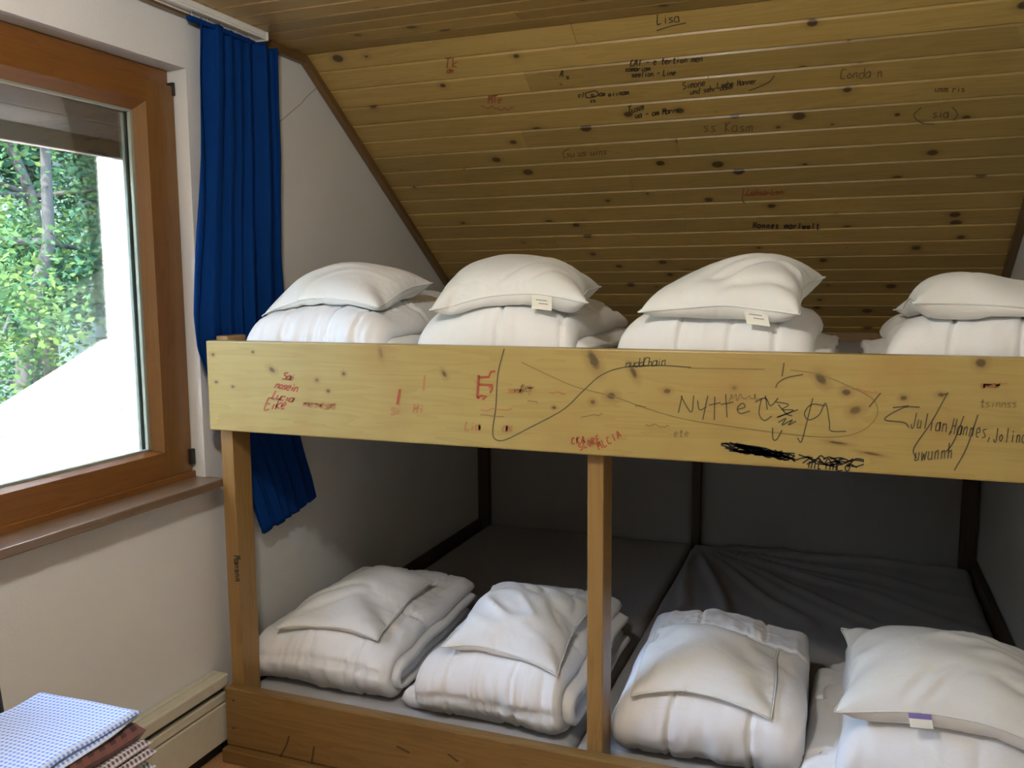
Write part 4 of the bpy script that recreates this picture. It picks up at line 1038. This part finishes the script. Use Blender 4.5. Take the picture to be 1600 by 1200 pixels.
# ------------------------------------------------------------------ outside: white house wing, tiled lean-to roof, wood
YW = 1.5*1.08
cor = at(172, 540, 1, YW); XV = cor[0]; low = at(0, 650, 0, XV)
RS = math.atan2(cor[2]-low[2], cor[1]-low[1])          # roof pitch
wing = tag(box('house_wing', (XV, YW, -3.0), (-TH, YW+0.3, 4.5), M['render_white']), 'sunlit white rendered house wall seen through the window', 'house wall')
RLEN = 3.6
roof = tag(empty('lean_to_roof', (XV, YW, cor[2])), 'pale tiled lean-to roof below the white wall outside the window', 'roof')
TW_, TL_ = 0.235, 0.30
def tile_mesh():
    n = 10; vs_, fs = [], []
    for sy, lift in ((0.0, 0.016), (1.0, 0.0)):
        for i in range(n+1):
            x = TW_*i/n; zz = 0.018*math.cos(2*math.pi*i/n) + 0.02
            for off in (0.0, -0.012): vs_.append((x, -TL_*1.08*(1-sy), zz + lift + off))
    for i in range(n):
        a, b1 = 2*i, 2*(n+1)+2*i
        fs += [(a, a+2, b1+2, b1), (a+1, b1+1, b1+3, a+3), (a, a+1, a+3, a+2), (b1, b1+2, b1+3, b1+1)]
    fs += [(0, 2*(n+1), 2*(n+1)+1, 1), (2*n, 2*n+1, 4*n+3, 4*n+2)]
    m = bpy.data.meshes.new('roof_tile'); m.from_pydata(vs_, [], fs); m.materials.append(M['roof_tile']); return m
tm = tile_mesh()
ncol = int((-TH-XV)/TW_)+1
for r_ in range(int(RLEN/TL_)):
    for c_ in range(ncol):
        o = bpy.data.objects.new('roof_tile', tm); link(o, roof)
        s = r_*TL_
        o.location = (c_*TW_+0.02, -s*math.cos(RS), -s*math.sin(RS)-0.03); o.rotation_euler = (RS, 0, rng.uniform(-0.01, 0.01))
bm = bmesh.new(); bm_box(bm, (0.0, -RLEN, -0.16), (-TH-XV, 0.0, -0.045)); from_bm('roof_deck', bm, M['render_white'], roof, rot=(RS, 0, 0))
bm = bmesh.new(); bm_box(bm, (-0.03, -RLEN, -0.16), (0.015, 0.0, 0.035)); from_bm('verge_board', bm, M['render_white'], roof, rot=(RS, 0, 0))

def leaf_mat(name, a, b2):
    m, nt, b = new_mat(name)
    oi = N(nt, 'ShaderNodeNewGeometry'); tc = N(nt, 'ShaderNodeTexCoord')
    n = N(nt, 'ShaderNodeTexNoise'); n.inputs['Scale'].default_value = 2.5; n.inputs['Detail'].default_value = 5; L(nt, tc.outputs['Object'], n.inputs[0])
    c = mixc(nt, ramp(nt, n.outputs[0], [(0.35, (0, 0, 0)), (0.65, (1, 1, 1))]), a, b2)
    L(nt, c, b.inputs['Base Color']); b.inputs['Roughness'].default_value = 0.9; b.inputs['Specular IOR Level'].default_value = 0.05
    tr = N(nt, 'ShaderNodeBsdfTranslucent'); L(nt, c, tr.inputs[0])
    mx = N(nt, 'ShaderNodeMixShader'); mx.inputs[0].default_value = 0.4
    L(nt, b.outputs[0], mx.inputs[1]); L(nt, tr.outputs[0], mx.inputs[2]); L(nt, mx.outputs[0], nt.nodes['Material Output'].inputs[0])
    return m
LM = [leaf_mat('leaf_blue_green', (0.020, 0.062, 0.038), (0.013, 0.042, 0.027)), leaf_mat('leaf_yellow_green', (0.046, 0.072, 0.018), (0.020, 0.056, 0.026)), leaf_mat('leaf_pale_green', (0.028, 0.072, 0.044), (0.018, 0.048, 0.028))]
M['bark'] = plain('bark', (0.011, 0.011, 0.010), 0.9)
m, nt, b = new_mat('forest_floor'); tc = N(nt, 'ShaderNodeTexCoord'); n = N(nt, 'ShaderNodeTexNoise'); n.inputs['Scale'].default_value = 1.2; n.inputs['Detail'].default_value = 6; L(nt, tc.outputs['Object'], n.inputs[0])
L(nt, mixc(nt, n.outputs[0], (0.016, 0.040, 0.026), (0.024, 0.034, 0.027)), b.inputs['Base Color']); b.inputs['Roughness'].default_value = 1.0; M['forest_floor'] = m
gx = np.linspace(-40, 6, 40); gy = np.linspace(-30, 40, 50); nzg = Noise(5)
vs_ = [(x, y, -2.6 + 0.75*max(0, math.hypot(min(0, x+2), max(0, y-1))-6.5) + 0.25*float(nzg(x*.4, y*.4))) for x in gx for y in gy]
fs = [(i*50+j, (i+1)*50+j, (i+1)*50+j+1, i*50+j+1) for i in range(39) for j in range(49)]
gr = from_data('hillside', vs_, fs, M['forest_floor'], smooth=True); tag(gr, 'wooded hillside rising behind the lean-to roof', 'hillside', kind='structure')

def tree(px, dist, h, crown, nleaf, mi, seed, label, lean=0.0, leafs=0.09, z0=-1.6):
    rs = np.random.RandomState(seed)
    d = CR*((px-800)/FPX) + _fw; d = np.array([d[0], d[1], 0]); d /= np.linalg.norm(d)
    base_ = np.array([CAM[0]+d[0]*dist, CAM[1]+d[1]*dist, z0])
    root = tag(empty('tree', base_), label, 'tree', 'trees outside the window')
    side = np.array([d[1], -d[0], 0])
    bm = bmesh.new(); top = np.array([0, 0, h]) + side*lean
    pts = [tuple(top*(k/6) + side*0.12*math.sin(k*1.7+seed)*(k > 0)) for k in range(7)]
    bm_tube(bm, pts, [0.11*(1-k/8) for k in range(7)], 8)
    tips = []
    for k in range(14):
        f = 0.3+0.65*rs.rand(); p0 = np.array(pts[min(6, int(f*6))]); a = rs.uniform(0, 2*math.pi); ln = crown*rs.uniform(0.5, 1.0)
        p1 = p0 + np.array([math.cos(a)*ln*.6, math.sin(a)*ln*.6, ln*rs.uniform(-.05, .35)]); p2 = p0 + np.array([math.cos(a)*ln, math.sin(a)*ln, ln*rs.uniform(-.2, .4)])
        bm_tube(bm, [tuple(p0), tuple(p1), tuple(p2)], [0.035, 0.02, 0.008], 5); tips += [p0+(p1-p0)*.7, p1, p2, (p1+p2)/2]
    from_bm('trunk', bm, M['bark'], root, smooth=True)
    tips = np.array(tips)
    c = tips[rs.randint(0, len(tips), nleaf)] + rs.normal(0, crown*0.16, (nleaf, 3))*np.array([1, 1, 0.75])
    a = rs.normal(size=(nleaf, 3)); a[:, 2] *= 0.5; a /= np.linalg.norm(a, axis=1)[:, None]
    b2 = np.cross(a, rs.normal(size=(nleaf, 3))); b2 /= np.linalg.norm(b2, axis=1)[:, None]
    sz = leafs*rs.uniform(0.6, 1.3, (nleaf, 1))
    V = np.concatenate([c-a*sz, c+b2*sz*.55, c+a*sz, c-b2*sz*.55]); n_ = nleaf
    Fq = [(i, n_+i, 2*n_+i, 3*n_+i) for i in range(n_)]
    o = from_data('foliage', V, Fq, LM[mi], root); o['kind'] = 'stuff'
tree(20, 9.0, 5.2, 1.9, 15000, 1, 101, 'yellow-green leafy tree nearest the window outside', 0.4, 0.032)
tree(150, 10.5, 6.0, 1.8, 13000, 2, 102, 'thin leaning tree beside the white wall outside', -0.9, 0.034)
tree(60, 13.0, 7.0, 2.4, 12000, 0, 103, 'blue-green tree behind the yellow-green one outside', 0.2, 0.065, 0.0)
tree(-120, 12.0, 7.0, 2.4, 9000, 2, 104, 'pale green tree left of the window view', 0.2, 0.07, -0.5)
tree(180, 16.0, 8.0, 2.8, 12000, 0, 105, 'dark blue-green tree rising behind the white wall', 0.0, 0.085, 3.0)
tree(-20, 18.0, 8.0, 3.0, 12000, 0, 106, 'far blue-green tree up the hillside', 0.0, 0.09, 4.0)
tree(90, 7.6, 1.5, 1.3, 8000, 2, 107, 'low pale green maple shrub just beyond the roof edge', 0.0, 0.038, -1.5)
tree(-40, 7.8, 1.4, 1.4, 8000, 2, 108, 'low green shrub left of the maple beyond the roof', 0.0, 0.038, -1.7)
tree(300, 20.0, 8.0, 3.2, 8000, 0, 109, 'distant tree hidden partly behind the white wall', 0.0, 0.11, 5.0)
